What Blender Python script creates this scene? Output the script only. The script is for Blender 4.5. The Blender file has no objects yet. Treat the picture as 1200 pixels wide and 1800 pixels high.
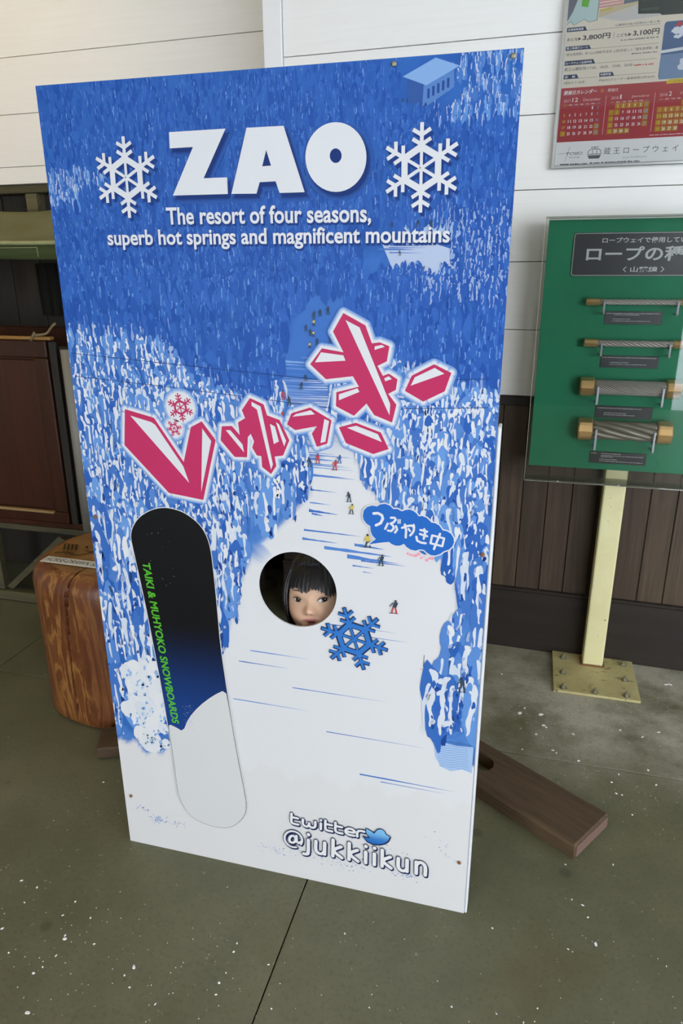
import bpy, bmesh, math, random
from math import sin, cos, pi, radians as R
from mathutils import Vector, Matrix
random.seed(7)
SC = bpy.context.scene
COL = SC.collection

# ------------------------------------------------------------------ camera
cd = bpy.data.cameras.new('camera')
cam = bpy.data.objects.new('camera', cd); COL.objects.link(cam)
cd.sensor_fit = 'VERTICAL'; cd.sensor_height = 36.0; cd.sensor_width = 24.0
cd.lens = 36.0*1241.2/1800.0
cd.clip_start = 0.05; cd.clip_end = 200
right = Vector((0.966012, 0.258480, -0.003142)); fwd = Vector((-0.245457, 0.913393, -0.324751))
right.normalize(); fwd = (fwd - right*fwd.dot(right)).normalized(); up = right.cross(fwd)
cam.matrix_world = Matrix(((right.x, up.x, -fwd.x, 0.50469), (right.y, up.y, -fwd.y, -1.32692), (right.z, up.z, -fwd.z, 1.46885), (0, 0, 0, 1)))
SC.camera = cam

# ------------------------------------------------------------------ sky, daylight, exposure
W = bpy.data.worlds.new('overcast sky'); SC.world = W; W.use_nodes = True
bg = W.node_tree.nodes['Background']
bg.inputs['Color'].default_value = (0.86, 0.92, 1.0, 1); bg.inputs['Strength'].default_value = 9.0
SC.view_settings.view_transform = 'Standard'; SC.view_settings.look = 'None'
SC.view_settings.gamma = 1.0; SC.view_settings.use_curve_mapping = False
SC.view_settings.exposure = -0.16
SC.cycles.transparent_max_bounces = 48

def area(name, loc, rot, sx, sy, energy, col, portal=False):
    l = bpy.data.lights.new(name, 'AREA'); l.shape = 'RECTANGLE'; l.size = sx; l.size_y = sy
    l.energy = energy; l.color = col
    if portal: l.cycles.is_portal = True
    o = bpy.data.objects.new(name, l); COL.objects.link(o); o.location = loc; o.rotation_euler = rot
    return o
# portals only guide sampling of the sky through the hall's openings; the left front one is added for even light
area('sky_portal', (4.05, -4.65, 1.4), (R(90), 0, 0), 3.9, 2.8, 1, (1, 1, 1), True)
area('sky_portal', (-1.5, -4.65, 1.4), (R(90), 0, 0), 1.6, 2.8, 1, (1, 1, 1), True)
area('sky_portal', (5.95, -3.1, 1.4), (R(90), 0, R(90)), 3.1, 2.8, 1, (1, 1, 1), True)

# ------------------------------------------------------------------ helpers
def lin1(c): return c/12.92 if c <= 0.04045 else ((c+0.055)/1.055)**2.4
def srgb(r, g, b): return (lin1(r/255), lin1(g/255), lin1(b/255), 1.0)
WREF = (lin1(214/255), lin1(218/255), lin1(228/255))
def ink(r, g, b, a=1.0):          # a printed colour, relative to the bare white of the print
    return (min(.85, lin1(r/255)/WREF[0]*.63), min(.85, lin1(g/255)/WREF[1]*.63), min(.85, lin1(b/255)/WREF[2]*.63), a)

def mat(name, base=None, rough=.5, metal=0, spec=.5, build=None):
    m = bpy.data.materials.new(name); m.use_nodes = True
    nt = m.node_tree; p = nt.nodes['Principled BSDF']
    if base: p.inputs['Base Color'].default_value = base
    p.inputs['Roughness'].default_value = rough; p.inputs['Metallic'].default_value = metal
    p.inputs['Specular IOR Level'].default_value = spec
    if build: build(nt, p)
    return m
def nd(nt, t, **kw):
    n = nt.nodes.new(t)
    for k, v in kw.items(): setattr(n, k, v)
    return n
def coords(nt, scale=(1, 1, 1), out='Object', rot=(0, 0, 0)):
    tc = nd(nt, 'ShaderNodeTexCoord'); mp = nd(nt, 'ShaderNodeMapping')
    mp.inputs['Scale'].default_value = scale; mp.inputs['Rotation'].default_value = rot
    nt.links.new(tc.outputs[out], mp.inputs[0]); return mp.outputs[0]
def noise(nt, vec, scale, detail=4, rough=.55, dist=0):
    n = nd(nt, 'ShaderNodeTexNoise'); n.inputs['Scale'].default_value = scale; n.inputs['Detail'].default_value = detail
    n.inputs['Roughness'].default_value = rough; n.inputs['Distortion'].default_value = dist
    nt.links.new(vec, n.inputs['Vector']); return n.outputs['Fac']
def ramp(nt, fac, stops):
    r = nd(nt, 'ShaderNodeValToRGB'); e = r.color_ramp.elements
    while len(e) < len(stops): e.new(.5)
    for el, (p, c) in zip(e, stops): el.position = p; el.color = c if len(c) == 4 else (*c, 1)
    nt.links.new(fac, r.inputs[0]); return r.outputs[0]
def mix(nt, fac, a, b, mode='MIX'):
    m = nd(nt, 'ShaderNodeMix', data_type='RGBA', blend_type=mode)
    for s, v in ((m.inputs[0], fac), (m.inputs[6], a), (m.inputs[7], b)):
        if isinstance(v, (int, float)): s.default_value = v
        elif isinstance(v, tuple): s.default_value = v
        else: nt.links.new(v, s)
    return m.outputs[2]
def bump(nt, p, h, strength=.3, dist=.002):
    b = nd(nt, 'ShaderNodeBump'); b.inputs['Strength'].default_value = strength; b.inputs['Distance'].default_value = dist
    nt.links.new(h, b.inputs['Height']); nt.links.new(b.outputs[0], p.inputs['Normal'])
def rnd(nt): return nd(nt, 'ShaderNodeObjectInfo').outputs['Random']
L = lambda nt, a, b: nt.links.new(a, b)

# bmesh shapes
def bx(bm, x0, x1, y0, y1, z0, z1, bev=0.0, seg=1):
    r = bmesh.ops.create_cube(bm, size=1.0)
    bmesh.ops.scale(bm, vec=(x1-x0, y1-y0, z1-z0), verts=r['verts'])
    bmesh.ops.translate(bm, vec=((x0+x1)/2, (y0+y1)/2, (z0+z1)/2), verts=r['verts'])
    if bev:
        es = list({e for v in r['verts'] for e in v.link_edges})
        bmesh.ops.bevel(bm, geom=es, offset=bev, segments=seg, profile=.5, affect='EDGES')
def tube(bm, pts, rad, n=8, cap=True):
    pts = [Vector(p) for p in pts]; rings = []
    ref = None
    for i, p in enumerate(pts):
        t = (pts[min(i+1, len(pts)-1)]-pts[max(i-1, 0)]).normalized()
        if ref is None: ref = t.orthogonal().normalized()
        ref = (ref-t*ref.dot(t)).normalized(); b = t.cross(ref)
        r = rad[i] if isinstance(rad, (list, tuple)) else rad
        rings.append([bm.verts.new(p+ref*r*cos(2*pi*k/n)+b*r*sin(2*pi*k/n)) for k in range(n)])
    for a, c in zip(rings, rings[1:]):
        for k in range(n): bm.faces.new((a[k], a[(k+1) % n], c[(k+1) % n], c[k]))
    if cap: bm.faces.new(rings[0][::-1]); bm.faces.new(rings[-1])
def lathe(bm, prof, n=24, c=(0, 0, 0), axis='Z', cap=True):
    rings = []
    for r, h in prof:
        ring = []
        for k in range(n):
            a = 2*pi*k/n
            v = (r*cos(a), r*sin(a), h) if axis == 'Z' else ((h, r*cos(a), r*sin(a)) if axis == 'X' else (r*cos(a), h, -r*sin(a)))
            ring.append(bm.verts.new((v[0]+c[0], v[1]+c[1], v[2]+c[2])))
        rings.append(ring)
    for a, b in zip(rings, rings[1:]):
        for k in range(n): bm.faces.new((a[k], a[(k+1) % n], b[(k+1) % n], b[k]))
    if cap: bm.faces.new(rings[0][::-1]); bm.faces.new(rings[-1])
def extr(bm, poly, y0, y1):          # polygon in x,z extruded along y
    a = [bm.verts.new((x, y0, z)) for x, z in poly]; b = [bm.verts.new((x, y1, z)) for x, z in poly]
    bm.faces.new(a); bm.faces.new(b[::-1]); n = len(a)
    for k in range(n): bm.faces.new((a[k], b[k], b[(k+1) % n], a[(k+1) % n]))
def obj(name, bm, m, parent=None, smooth=False, loc=None, rz=None, auto=None):
    bmesh.ops.recalc_face_normals(bm, faces=bm.faces[:])
    me = bpy.data.meshes.new(name); bm.to_mesh(me); bm.free()
    if m: me.materials.append(m)
    if smooth: me.shade_smooth()
    if auto: me.shade_auto_smooth(angle=R(auto)) if hasattr(me, 'shade_auto_smooth') else me.shade_smooth()
    o = bpy.data.objects.new(name, me); COL.objects.link(o)
    if parent: o.parent = parent
    if loc: o.location = loc
    if rz is not None: o.rotation_euler = (0, 0, rz)
    return o
def ob1(name, m, parent=None, **k):   # one bevelled box straight to an object: box=(...)
    bm = bmesh.new(); bx(bm, *k.pop('box'), bev=k.pop('bev', 0), seg=k.pop('seg', 1)); return obj(name, bm, m, parent, **k)
def tag(o, label, cat, group=None):
    o['label'] = label; o['category'] = cat
    if group: o['group'] = group
    return o
def thing(name, label, cat, loc=(0, 0, 0), rz=0, group=None):
    o = bpy.data.objects.new(name, None); COL.objects.link(o); o.empty_display_size = .1
    o.location = loc; o.rotation_euler = (0, 0, rz); return tag(o, label, cat, group)
def struct(o): o['kind'] = 'structure'; return o

# flat print: coloured faces lying on a surface, x right / z up in millimetres, k = layer of ink
_tc = {}
def glyphs(body, off=0.0):
    key = (body, off)
    if key not in _tc:
        c = bpy.data.curves.new('t', 'FONT'); c.body = body; c.offset = off; c.resolution_u = 4
        o = bpy.data.objects.new('t', c); COL.objects.link(o)
        dg = bpy.context.evaluated_depsgraph_get(); dg.update()
        me = bpy.data.meshes.new_from_object(o.evaluated_get(dg))
        _tc[key] = ([(v.co.x, v.co.y) for v in me.vertices], [tuple(p.vertices) for p in me.polygons])
        bpy.data.objects.remove(o); bpy.data.meshes.remove(me); bpy.data.curves.remove(c)
    return _tc[key]
class Print:
    def __init__(s, y0=0.0, dy=.00008): s.v = []; s.f = []; s.c = []; s.y0 = y0; s.dy = dy; s.n = 0
    def add(s, vs, fs, cs, k, yo=None):
        b = len(s.v); s.n += 1; y = s.y0-(k*s.dy+s.n*2.5e-7 if yo is None else yo)
        s.v += [(x*.001, y, z*.001) for x, z in vs]; s.f += [tuple(i+b for i in f) for f in fs]
        s.c += cs if isinstance(cs, list) else [cs]*len(vs)
    def poly(s, pts, col, k, yo=None): s.add(pts, [tuple(range(len(pts)))], col, k, yo)
    def rect(s, x0, z0, x1, z1, col, k): s.poly([(x0, z0), (x1, z0), (x1, z1), (x0, z1)], col, k)
    def disc(s, x, z, r, col, k, n=12): s.poly([(x+r*cos(2*pi*i/n), z+r*sin(2*pi*i/n)) for i in range(n)], col, k)
    def stroke(s, pts, w, col, k, caps=True):
        h = w/2
        for i, ((x0, z0), (x1, z1)) in enumerate(zip(pts, pts[1:])):
            d = math.hypot(x1-x0, z1-z0) or 1e-6; nx, nz = -(z1-z0)/d*h, (x1-x0)/d*h
            s.poly([(x0+nx, z0+nz), (x0-nx, z0-nz), (x1-nx, z1-nz), (x1+nx, z1+nz)], col, k+i % 2*.05)
        if caps:
            for i, (x, z) in enumerate(pts): s.disc(x, z, h, col, k+.1+i % 2*.05, 14)
    def outline(s, pts, w, col, k): s.stroke(list(pts)+[pts[0]], w, col, k)
    def halo(s, pts, w0, w1, c0, c1, k, n=7):   # printed soft edge: from c1 at the rim to c0 at the shape, opaque bands
        for i in range(n):
            t = i/(n-1); s.outline(pts, 2*(w1+(w0-w1)*t), tuple(p+(q-p)*t**1.3 for p, q in zip(c1[:3], c0[:3])), k+.001*i)
    def text(s, body, x, z, w, h, col, k, off=0.0, slope=0.0, shear=0.0, rot=0.0):
        v, f = glyphs(body, off)           # fitted so that the ink fills w x h from (x, z)
        x0 = min(p[0] for p in v); x1 = max(p[0] for p in v); z0 = min(p[1] for p in v); z1 = max(p[1] for p in v)
        kx = w/(x1-x0); kz = h/(z1-z0) if h else kx; ca, sa = cos(rot), sin(rot); out = []
        for a, b in v:
            X, Z = (a-x0)*kx, (b-z0)*kz; X += Z*shear
            out.append((x+X*ca-Z*sa, z+X*sa+Z*ca+X*slope))
        s.add(out, f, col, k)
    def dashes(s, x0, x1, z, h, col, k, seed=0):   # lines of print too small to read
        r = random.Random(seed); x = x0
        while x < x1:
            w = r.uniform(.5, 2.2)*h; s.rect(x, z, min(x+w, x1), z+h*r.uniform(.7, 1), col, k); x += w+h*r.choice((.2, .2, .25, .9))
    def flake(s, c, tip, col, k, wm=1.0):
        R0 = math.hypot(tip[0]-c[0], tip[1]-c[1]); a0 = math.atan2(tip[1]-c[1], tip[0]-c[0]); w = .088*R0*wm
        def P(r, a, q=0, aq=0): return (c[0]+R0*(r*cos(a0+a)+q*cos(a0+aq)), c[1]+R0*(r*sin(a0+a)+q*sin(a0+aq)))
        def bar(p, q, ww, kk):
            s.stroke([p, q], ww, col, kk, caps=False)
        for i in range(6):
            a = i*pi/3
            bar(P(0, 0), P(.5, a), w*.85, k); s.disc(*P(0, 0), w*.5, col, k+.05, 10) if i == 0 else None; bar(P(.42, a), P(1, a), w*(1.05 if wm >= 1 else 1), k+.2)
            bar(P(.475, a-pi/6*0), P(.475, a+pi/3), w*1.75, k+.4+.1*(i % 2)); s.disc(*P(.475, a), w*.9, col, k+.6, 10)
            for r, l in ((.52, .26), (.73, .25)):
                for sg in (1, -1): bar(P(r, a), P(r, a, l, a+sg*pi/3), w, k+.7+.1*sg)
    def build(s, name, m, parent=None):
        me = bpy.data.meshes.new(name); me.from_pydata(s.v, [], s.f); me.update()
        ca = me.color_attributes.new('Col', 'FLOAT_COLOR', 'POINT')
        ca.data.foreach_set('color', [q for c in s.c for q in (c if len(c) == 4 else (*c, 1))])
        me.materials.append(m); o = bpy.data.objects.new(name, me); COL.objects.link(o); o.parent = parent
        return o

# ------------------------------------------------------------------ materials
def b_print(nt, p):
    a = nd(nt, 'ShaderNodeVertexColor', layer_name='Col'); L(nt, a.outputs[0], p.inputs['Base Color']); L(nt, a.outputs[1], p.inputs['Alpha'])
PRINT = mat('printed_ink', rough=.46, spec=.13, build=b_print)
def b_concrete(nt, p):
    v = coords(nt); big = noise(nt, v, 1.3, 5, .6); mid = noise(nt, v, 7, 6, .65); fine = noise(nt, v, 90, 3, .7); grit = noise(nt, v, 400, 2, .6)
    c = ramp(nt, mid, [(.25, srgb(82, 83, 58)), (.5, srgb(99, 98, 72)), (.8, srgb(118, 115, 89))])
    c = mix(nt, .5, c, ramp(nt, big, [(.3, srgb(78, 80, 54)), (.7, srgb(122, 118, 94))]))
    # pale worn, dusty ground towards the back right, with wall sheen painted in
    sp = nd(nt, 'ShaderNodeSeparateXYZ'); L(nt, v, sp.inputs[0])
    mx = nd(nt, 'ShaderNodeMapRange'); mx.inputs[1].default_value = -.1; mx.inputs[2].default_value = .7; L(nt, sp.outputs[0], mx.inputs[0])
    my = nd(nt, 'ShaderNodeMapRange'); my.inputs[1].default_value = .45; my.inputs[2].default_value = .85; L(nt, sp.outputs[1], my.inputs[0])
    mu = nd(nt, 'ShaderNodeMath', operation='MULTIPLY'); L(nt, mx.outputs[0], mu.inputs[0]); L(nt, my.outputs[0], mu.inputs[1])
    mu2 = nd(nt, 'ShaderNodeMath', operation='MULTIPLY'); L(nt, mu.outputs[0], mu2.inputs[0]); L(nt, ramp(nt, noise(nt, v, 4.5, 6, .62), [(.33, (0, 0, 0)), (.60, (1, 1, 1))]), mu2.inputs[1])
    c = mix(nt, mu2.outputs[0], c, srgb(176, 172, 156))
    c = mix(nt, ramp(nt, noise(nt, v, 2.3, 4, .5), [(.60, (0, 0, 0)), (.74, (.5, .5, .5))]), c, srgb(98, 84, 52))
    c = mix(nt, ramp(nt, fine, [(.34, (.3, .3, .3)), (.48, (0, 0, 0))]), c, srgb(70, 69, 50))
    c = mix(nt, ramp(nt, noise(nt, v, 55, 2, .5), [(.70, (0, 0, 0)), (.76, (.5, .5, .5))]), c, srgb(160, 158, 138))
    vo = nd(nt, 'ShaderNodeTexVoronoi'); vo.inputs['Scale'].default_value = 4.2; L(nt, v, vo.inputs['Vector'])
    c = mix(nt, ramp(nt, vo.outputs['Distance'], [(.055, (.55, .55, .55)), (.085, (0, 0, 0))]), c, srgb(66, 64, 50))
    L(nt, c, p.inputs['Base Color'])
    rr = nd(nt, 'ShaderNodeMapRange'); rr.inputs[3].default_value = .42; rr.inputs[4].default_value = .7; L(nt, mid, rr.inputs[0]); L(nt, rr.outputs[0], p.inputs['Roughness'])
    bump(nt, p, mix(nt, .5, fine, grit), .25, .0015)
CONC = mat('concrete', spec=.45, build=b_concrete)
def b_siding(nt, p):
    v = coords(nt, (1, 1, 1)); n = noise(nt, coords(nt, (.6, 1, 14)), 6, 4, .5)
    L(nt, mix(nt, ramp(nt, n, [(.3, (0, 0, 0)), (.8, (1, 1, 1))]), (.84, .832, .80, 1), (.81, .80, .765, 1)), p.inputs['Base Color']); bump(nt, p, n, .12, .001)
SIDING = mat('white_siding_paint', rough=.48, build=b_siding)
TRIMW = mat('white_trim_paint', (.80, .80, .79, 1), .45)
PLASTER = mat('plaster', (.62, .60, .55, 1), .8)
def woodmat(name, dark, light, scale=(1, 1, .08), sc=18, rough=.55, knots=0, vary=.25, spec=.35, axis=None):
    def b(nt, p):
        v = coords(nt, scale); r = rnd(nt)
        off = nd(nt, 'ShaderNodeVectorMath', operation='ADD'); L(nt, v, off.inputs[0])
        cx = nd(nt, 'ShaderNodeCombineXYZ'); ml = nd(nt, 'ShaderNodeMath', operation='MULTIPLY'); L(nt, r, ml.inputs[0]); ml.inputs[1].default_value = 37
        L(nt, ml.outputs[0], cx.inputs[0]); L(nt, ml.outputs[0], cx.inputs[1]); L(nt, ml.outputs[0], cx.inputs[2]); L(nt, cx.outputs[0], off.inputs[1]); v = off.outputs[0]
        g = noise(nt, v, sc, 6, .62, 1.2); f = noise(nt, v, sc*5, 3, .6)
        c = ramp(nt, g, [(.28, dark), (.72, light)])
        c = mix(nt, .35, c, ramp(nt, f, [(.3, dark), (.7, light)]))
        if vary:
            hv = nd(nt, 'ShaderNodeHueSaturation'); mr = nd(nt, 'ShaderNodeMapRange'); mr.inputs[3].default_value = 1-vary; mr.inputs[4].default_value = 1+vary
            L(nt, r, mr.inputs[0]); L(nt, mr.outputs[0], hv.inputs['Value']); L(nt, c, hv.inputs['Color']); c = hv.outputs[0]
        if knots:
            vo = nd(nt, 'ShaderNodeTexVoronoi'); vo.inputs['Scale'].default_value = knots
            kv = coords(nt, (1.0, 1.0, .62)); o2 = nd(nt, 'ShaderNodeVectorMath', operation='ADD'); L(nt, kv, o2.inputs[0]); L(nt, cx.outputs[0], o2.inputs[1]); L(nt, o2.outputs[0], vo.inputs['Vector'])
            c = mix(nt, ramp(nt, vo.outputs['Distance'], [(.06, (.85, .85, .85)), (.16, (0, 0, 0))]), c, tuple(q*.45 for q in dark[:3])+(1,))
        L(nt, c, p.inputs['Base Color']); bump(nt, p, g, .2, .0012)
    return mat(name, rough=rough, spec=spec, build=b)
WAINS = woodmat('dark_stained_wainscot', srgb(48, 39, 30), srgb(86, 70, 54), (1, 1, .05), 22, .5, 3.1, .22)
SKIRT = woodmat('dark_skirting_wood', srgb(34, 28, 24), srgb(50, 42, 36), (.06, 1, 1), 14, .45, 0, 0)
BROWN = woodmat('red_brown_sleigh_wood', srgb(38, 17, 7), srgb(70, 34, 16), (1, 1, .06), 16, .38, 0, .12)
FRAMEW = woodmat('weathered_frame_wood', srgb(58, 55, 40), srgb(104, 97, 68), (.08, 1, 1), 16, .65, 0, .15)
DARKW = woodmat('blackened_wood', srgb(26, 24, 20), srgb(48, 43, 34), (1, 1, .07), 14, .6, 0, .1)
PLANKW = woodmat('worn_brown_plank', srgb(58, 45, 32), srgb(98, 79, 57), (.1, 1, 1), 26, .6, 0, .1)
TANW = mat('bare_tan_wood', srgb(150, 122, 78), .55)
def b_log(nt, p):
    v = coords(nt, (1, 1, .16)); g = noise(nt, v, 11, 6, .6, 2.2)
    c = ramp(nt, g, [(.30, srgb(76, 36, 16)), (.47, srgb(108, 58, 27)), (.53, srgb(168, 118, 60)), (.6, srgb(112, 61, 30)), (.8, srgb(88, 46, 22))])
    c = mix(nt, ramp(nt, noise(nt, v, 4, 3, .5), [(.45, (0, 0, 0)), (.62, (1, 1, 1))]), c, srgb(94, 40, 22)); c = mix(nt, .25, c, ramp(nt, g, [(.3, srgb(96, 54, 26)), (.8, srgb(150, 98, 48))]))
    L(nt, c, p.inputs['Base Color']); bump(nt, p, g, .3, .004)
LOGW = mat('varnished_log_side', rough=.42, build=b_log)
def b_logtop(nt, p):
    v = coords(nt); n = noise(nt, v, 9, 6, .6, .6)
    wv = nd(nt, 'ShaderNodeTexWave', wave_type='RINGS', rings_direction='Z'); wv.inputs['Scale'].default_value = 22; wv.inputs['Distortion'].default_value = 2.5; L(nt, v, wv.inputs[0])
    c = ramp(nt, n, [(.25, srgb(118, 82, 42)), (.6, srgb(160, 116, 62)), (.85, srgb(138, 98, 52))])
    L(nt, mix(nt, .12, c, ramp(nt, wv.outputs['Fac'], [(0, srgb(104, 70, 34)), (1, srgb(170, 128, 74))])), p.inputs['Base Color']); bump(nt, p, n, .2, .002)
LOGTOP = mat('varnished_end_grain', rough=.4, build=b_logtop)
def b_canvas(nt, p):
    v = coords(nt); n = noise(nt, v, 5, 4, .5); f = noise(nt, v, 220, 2, .5)
    L(nt, ramp(nt, n, [(.3, srgb(146, 148, 104)), (.75, srgb(168, 168, 126))]), p.inputs['Base Color']); bump(nt, p, mix(nt, .6, n, f), .3, .006)
CANVAS = mat('green_canvas', rough=.75, spec=.2, build=b_canvas)
CANVAS2 = mat('dark_green_canvas', srgb(96, 108, 66), .7, spec=.2)
GREYP = mat('grey_paint', srgb(128, 124, 114), .5)
CREAM = None
def b_cream(nt, p):
    v = coords(nt); n = noise(nt, v, 6, 4, .6); s = noise(nt, v, 60, 3, .6)
    c = ramp(nt, n, [(.3, srgb(216, 208, 154)), (.75, srgb(230, 224, 176))])
    c = mix(nt, ramp(nt, s, [(.69, (0, 0, 0)), (.73, (.9, .9, .9))]), c, srgb(96, 72, 40)); L(nt, c, p.inputs['Base Color'])
CREAM = mat('cream_steel_paint', rough=.4, build=b_cream)
def b_plate(nt, p):
    v = coords(nt); n = noise(nt, coords(nt, (1, 3, 1)), 26, 5, .65)
    c = ramp(nt, noise(nt, v, 8, 4, .6), [(.3, srgb(176, 164, 112)), (.75, srgb(202, 192, 142))])
    c = mix(nt, ramp(nt, n, [(.60, (0, 0, 0)), (.68, (.9, .9, .9))]), c, srgb(88, 66, 40)); L(nt, c, p.inputs['Base Color'])
PLATE = mat('worn_cream_plate', rough=.55, build=b_plate)
RUST = mat('rusty_weld', srgb(128, 84, 46), .75)
BOLT = mat('zinc_bolt', srgb(150, 146, 122), .45, .6)
BRASS = mat('brass', srgb(222, 184, 126), .3, .7)
STEEL = mat('rope_steel', srgb(178, 172, 164), .4, .45)
DSTEEL = mat('dark_rope_steel', srgb(140, 133, 118), .45, .4)
ALU = mat('aluminium', srgb(205, 206, 205), .28, .9)
PIN = mat('grey_bracket', srgb(150, 153, 158), .4, .3)
def b_green(nt, p):
    v = coords(nt); n = noise(nt, v, 3, 4, .6)
    L(nt, ramp(nt, n, [(.3, srgb(10, 118, 82)), (.75, srgb(18, 132, 92))]), p.inputs['Base Color'])
GREEN = mat('green_board', rough=.55, spec=.3, build=b_green)
BLACKP = mat('black_plaque', srgb(34, 37, 41), .35)
def acryl(name, dust, edge=0.0):
    m = bpy.data.materials.new(name); m.use_nodes = True; nt = m.node_tree; nt.nodes.clear()
    o = nd(nt, 'ShaderNodeOutputMaterial'); t = nd(nt, 'ShaderNodeBsdfTransparent'); t.inputs[0].default_value = (.985, .988, .98, 1)
    g = nd(nt, 'ShaderNodeBsdfGlossy'); g.inputs['Roughness'].default_value = .015; f = nd(nt, 'ShaderNodeFresnel'); f.inputs[0].default_value = 1.49
    d = nd(nt, 'ShaderNodeBsdfDiffuse'); d.inputs[0].default_value = srgb(186, 182, 160)
    m1 = nd(nt, 'ShaderNodeMixShader'); m2 = nd(nt, 'ShaderNodeMixShader'); n = noise(nt, coords(nt), 30, 4, .6)
    r = nd(nt, 'ShaderNodeMapRange'); r.inputs[3].default_value = dust*.5; r.inputs[4].default_value = dust*1.5; L(nt, n, r.inputs[0])
    L(nt, r.outputs[0], m1.inputs[0]); L(nt, t.outputs[0], m1.inputs[1]); L(nt, d.outputs[0], m1.inputs[2])
    L(nt, f.outputs[0], m2.inputs[0]); L(nt, m1.outputs[0], m2.inputs[1]); L(nt, g.outputs[0], m2.inputs[2]); L(nt, m2.outputs[0], o.inputs[0]); return m
ACR = acryl('clear_acrylic', .004); ACRD = acryl('dusty_acrylic', .28)
BOARDW = mat('white_panel', (.66, .67, .69, 1), .4)
PAPER = mat('poster_paper', (.86, .86, .87, 1), .4)
GLASS = acryl('poster_glazing', .02)
SKINM = None
def b_skin(nt, p):
    a = nd(nt, 'ShaderNodeVertexColor', layer_name='Col'); L(nt, a.outputs[0], p.inputs['Base Color'])
    p.inputs['Subsurface Weight'].default_value = .12; p.inputs['Subsurface Radius'].default_value = (.01, .004, .002); p.inputs['Subsurface Scale'].default_value = .3
SKINM = mat('skin', rough=.5, spec=.35, build=b_skin)
def b_hair(nt, p):
    n = noise(nt, coords(nt, (60, 60, 4)), 6, 3, .6)
    L(nt, ramp(nt, n, [(.3, srgb(12, 11, 12)), (.8, srgb(34, 31, 32))]), p.inputs['Base Color']); bump(nt, p, n, .5, .002)
HAIR = mat('black_hair', rough=.38, build=b_hair)
CHIP = mat('white_paint_chip', (.86, .86, .85, 1), .6)
SNOW = mat('snow', (.86, .88, .92, 1), .8)

# ------------------------------------------------------------------ the hall
WX, WY, WR = .74, 1.335, R(-2)              # back wall: origin of its own frame, turned 2 degrees
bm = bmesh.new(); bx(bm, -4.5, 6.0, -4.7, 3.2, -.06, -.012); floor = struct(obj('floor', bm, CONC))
xs = [-4.5, -2.9, -1.42, .055, 1.53, 3.0, 4.5, 6.0]; ys = [-4.7, -3.8, -2.32, -.84, .64, 2.1, 3.2]
for x0, x1 in zip(xs, xs[1:]):
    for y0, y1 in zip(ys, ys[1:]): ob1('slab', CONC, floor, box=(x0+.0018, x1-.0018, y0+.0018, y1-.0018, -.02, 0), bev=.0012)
struct(ob1('snow_ground', SNOW, box=(-30, 40, -40, -4.7, -.25, -.08)))
struct(ob1('snow_ground', SNOW, box=(6.0, 40, -4.7, 20, -.25, -.08)))
struct(ob1('ceiling', PLASTER, box=(-4.5, 6.0, -4.7, 3.2, 3.05, 3.15)))
struct(ob1('wall_left', PLASTER, box=(-4.6, -4.5, -4.7, 3.2, 0, 3.05)))
struct(ob1('wall_front', DARKW, box=(-.7, 2.0, -4.8, -4.7, 0, 3.05)))  # unseen wall, coloured dark to keep its reflection in the acrylic cover dim
struct(ob1('wall_front', PLASTER, box=(-4.5, -2.3, -4.8, -4.7, 0, 3.05)))
struct(ob1('trim_4', PLASTER, box=(-2.3, -.7, -4.8, -4.7, 2.8, 3.05)))  # head of an unseen opening added to even the light on the board
struct(ob1('trim_3', PLASTER, box=(2.0, 6.1, -4.8, -4.7, 2.8, 3.05)))
struct(ob1('wall_right', PLASTER, box=(6.0, 6.1, -1.5, 3.2, 0, 3.05)))

bm = bmesh.new(); bx(bm, -1.225, 5.4, .004, .05, 0, 3.05); wb = struct(obj('wall_back', bm, SKIRT, None, loc=(WX, WY, 0), rz=WR))
zl = [1.030, 1.264, 1.4925, 1.719, 1.942, 2.168, 2.394, 2.62, 2.846, 3.05]
for z0, z1 in zip(zl, zl[1:]): ob1('siding_plank', SIDING, wb, box=(-1.162, 5.4, -.012, .006, z0+.0012, z1-.0012), bev=.0012)
x = .4837-WX-.0905*11+.02
while x < 5.3:
    if x > -1.22: ob1('wainscot_board', WAINS, wb, box=(x+.0012, x+.0893, -.004, .006, .262, 1.0), bev=.002)
    x += .0905
struct(ob1('trim_1', TRIMW, box=(-1.232, -1.164, -.022, .05, 1.03, 3.05), bev=.002, loc=(WX, WY, 0), rz=WR))
struct(ob1('trim_2', SKIRT, box=(-1.225, 5.4, -.012, .004, .993, 1.029), bev=.003, loc=(WX, WY, 0), rz=WR))
bm = bmesh.new(); bx(bm, -1.225, 5.4, -.016, .004, 0, .255, .003); bx(bm, -1.225, 5.4, -.021, .004, .256, .268, .002)
o = struct(obj('baseboard_back', bm, SKIRT, loc=(WX, WY, 0), rz=WR))
struct(ob1('wall_return', SIDING, box=(-1.225, -1.19, .05, .46, 0, 3.05), loc=(WX, WY, 0), rz=WR))
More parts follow.
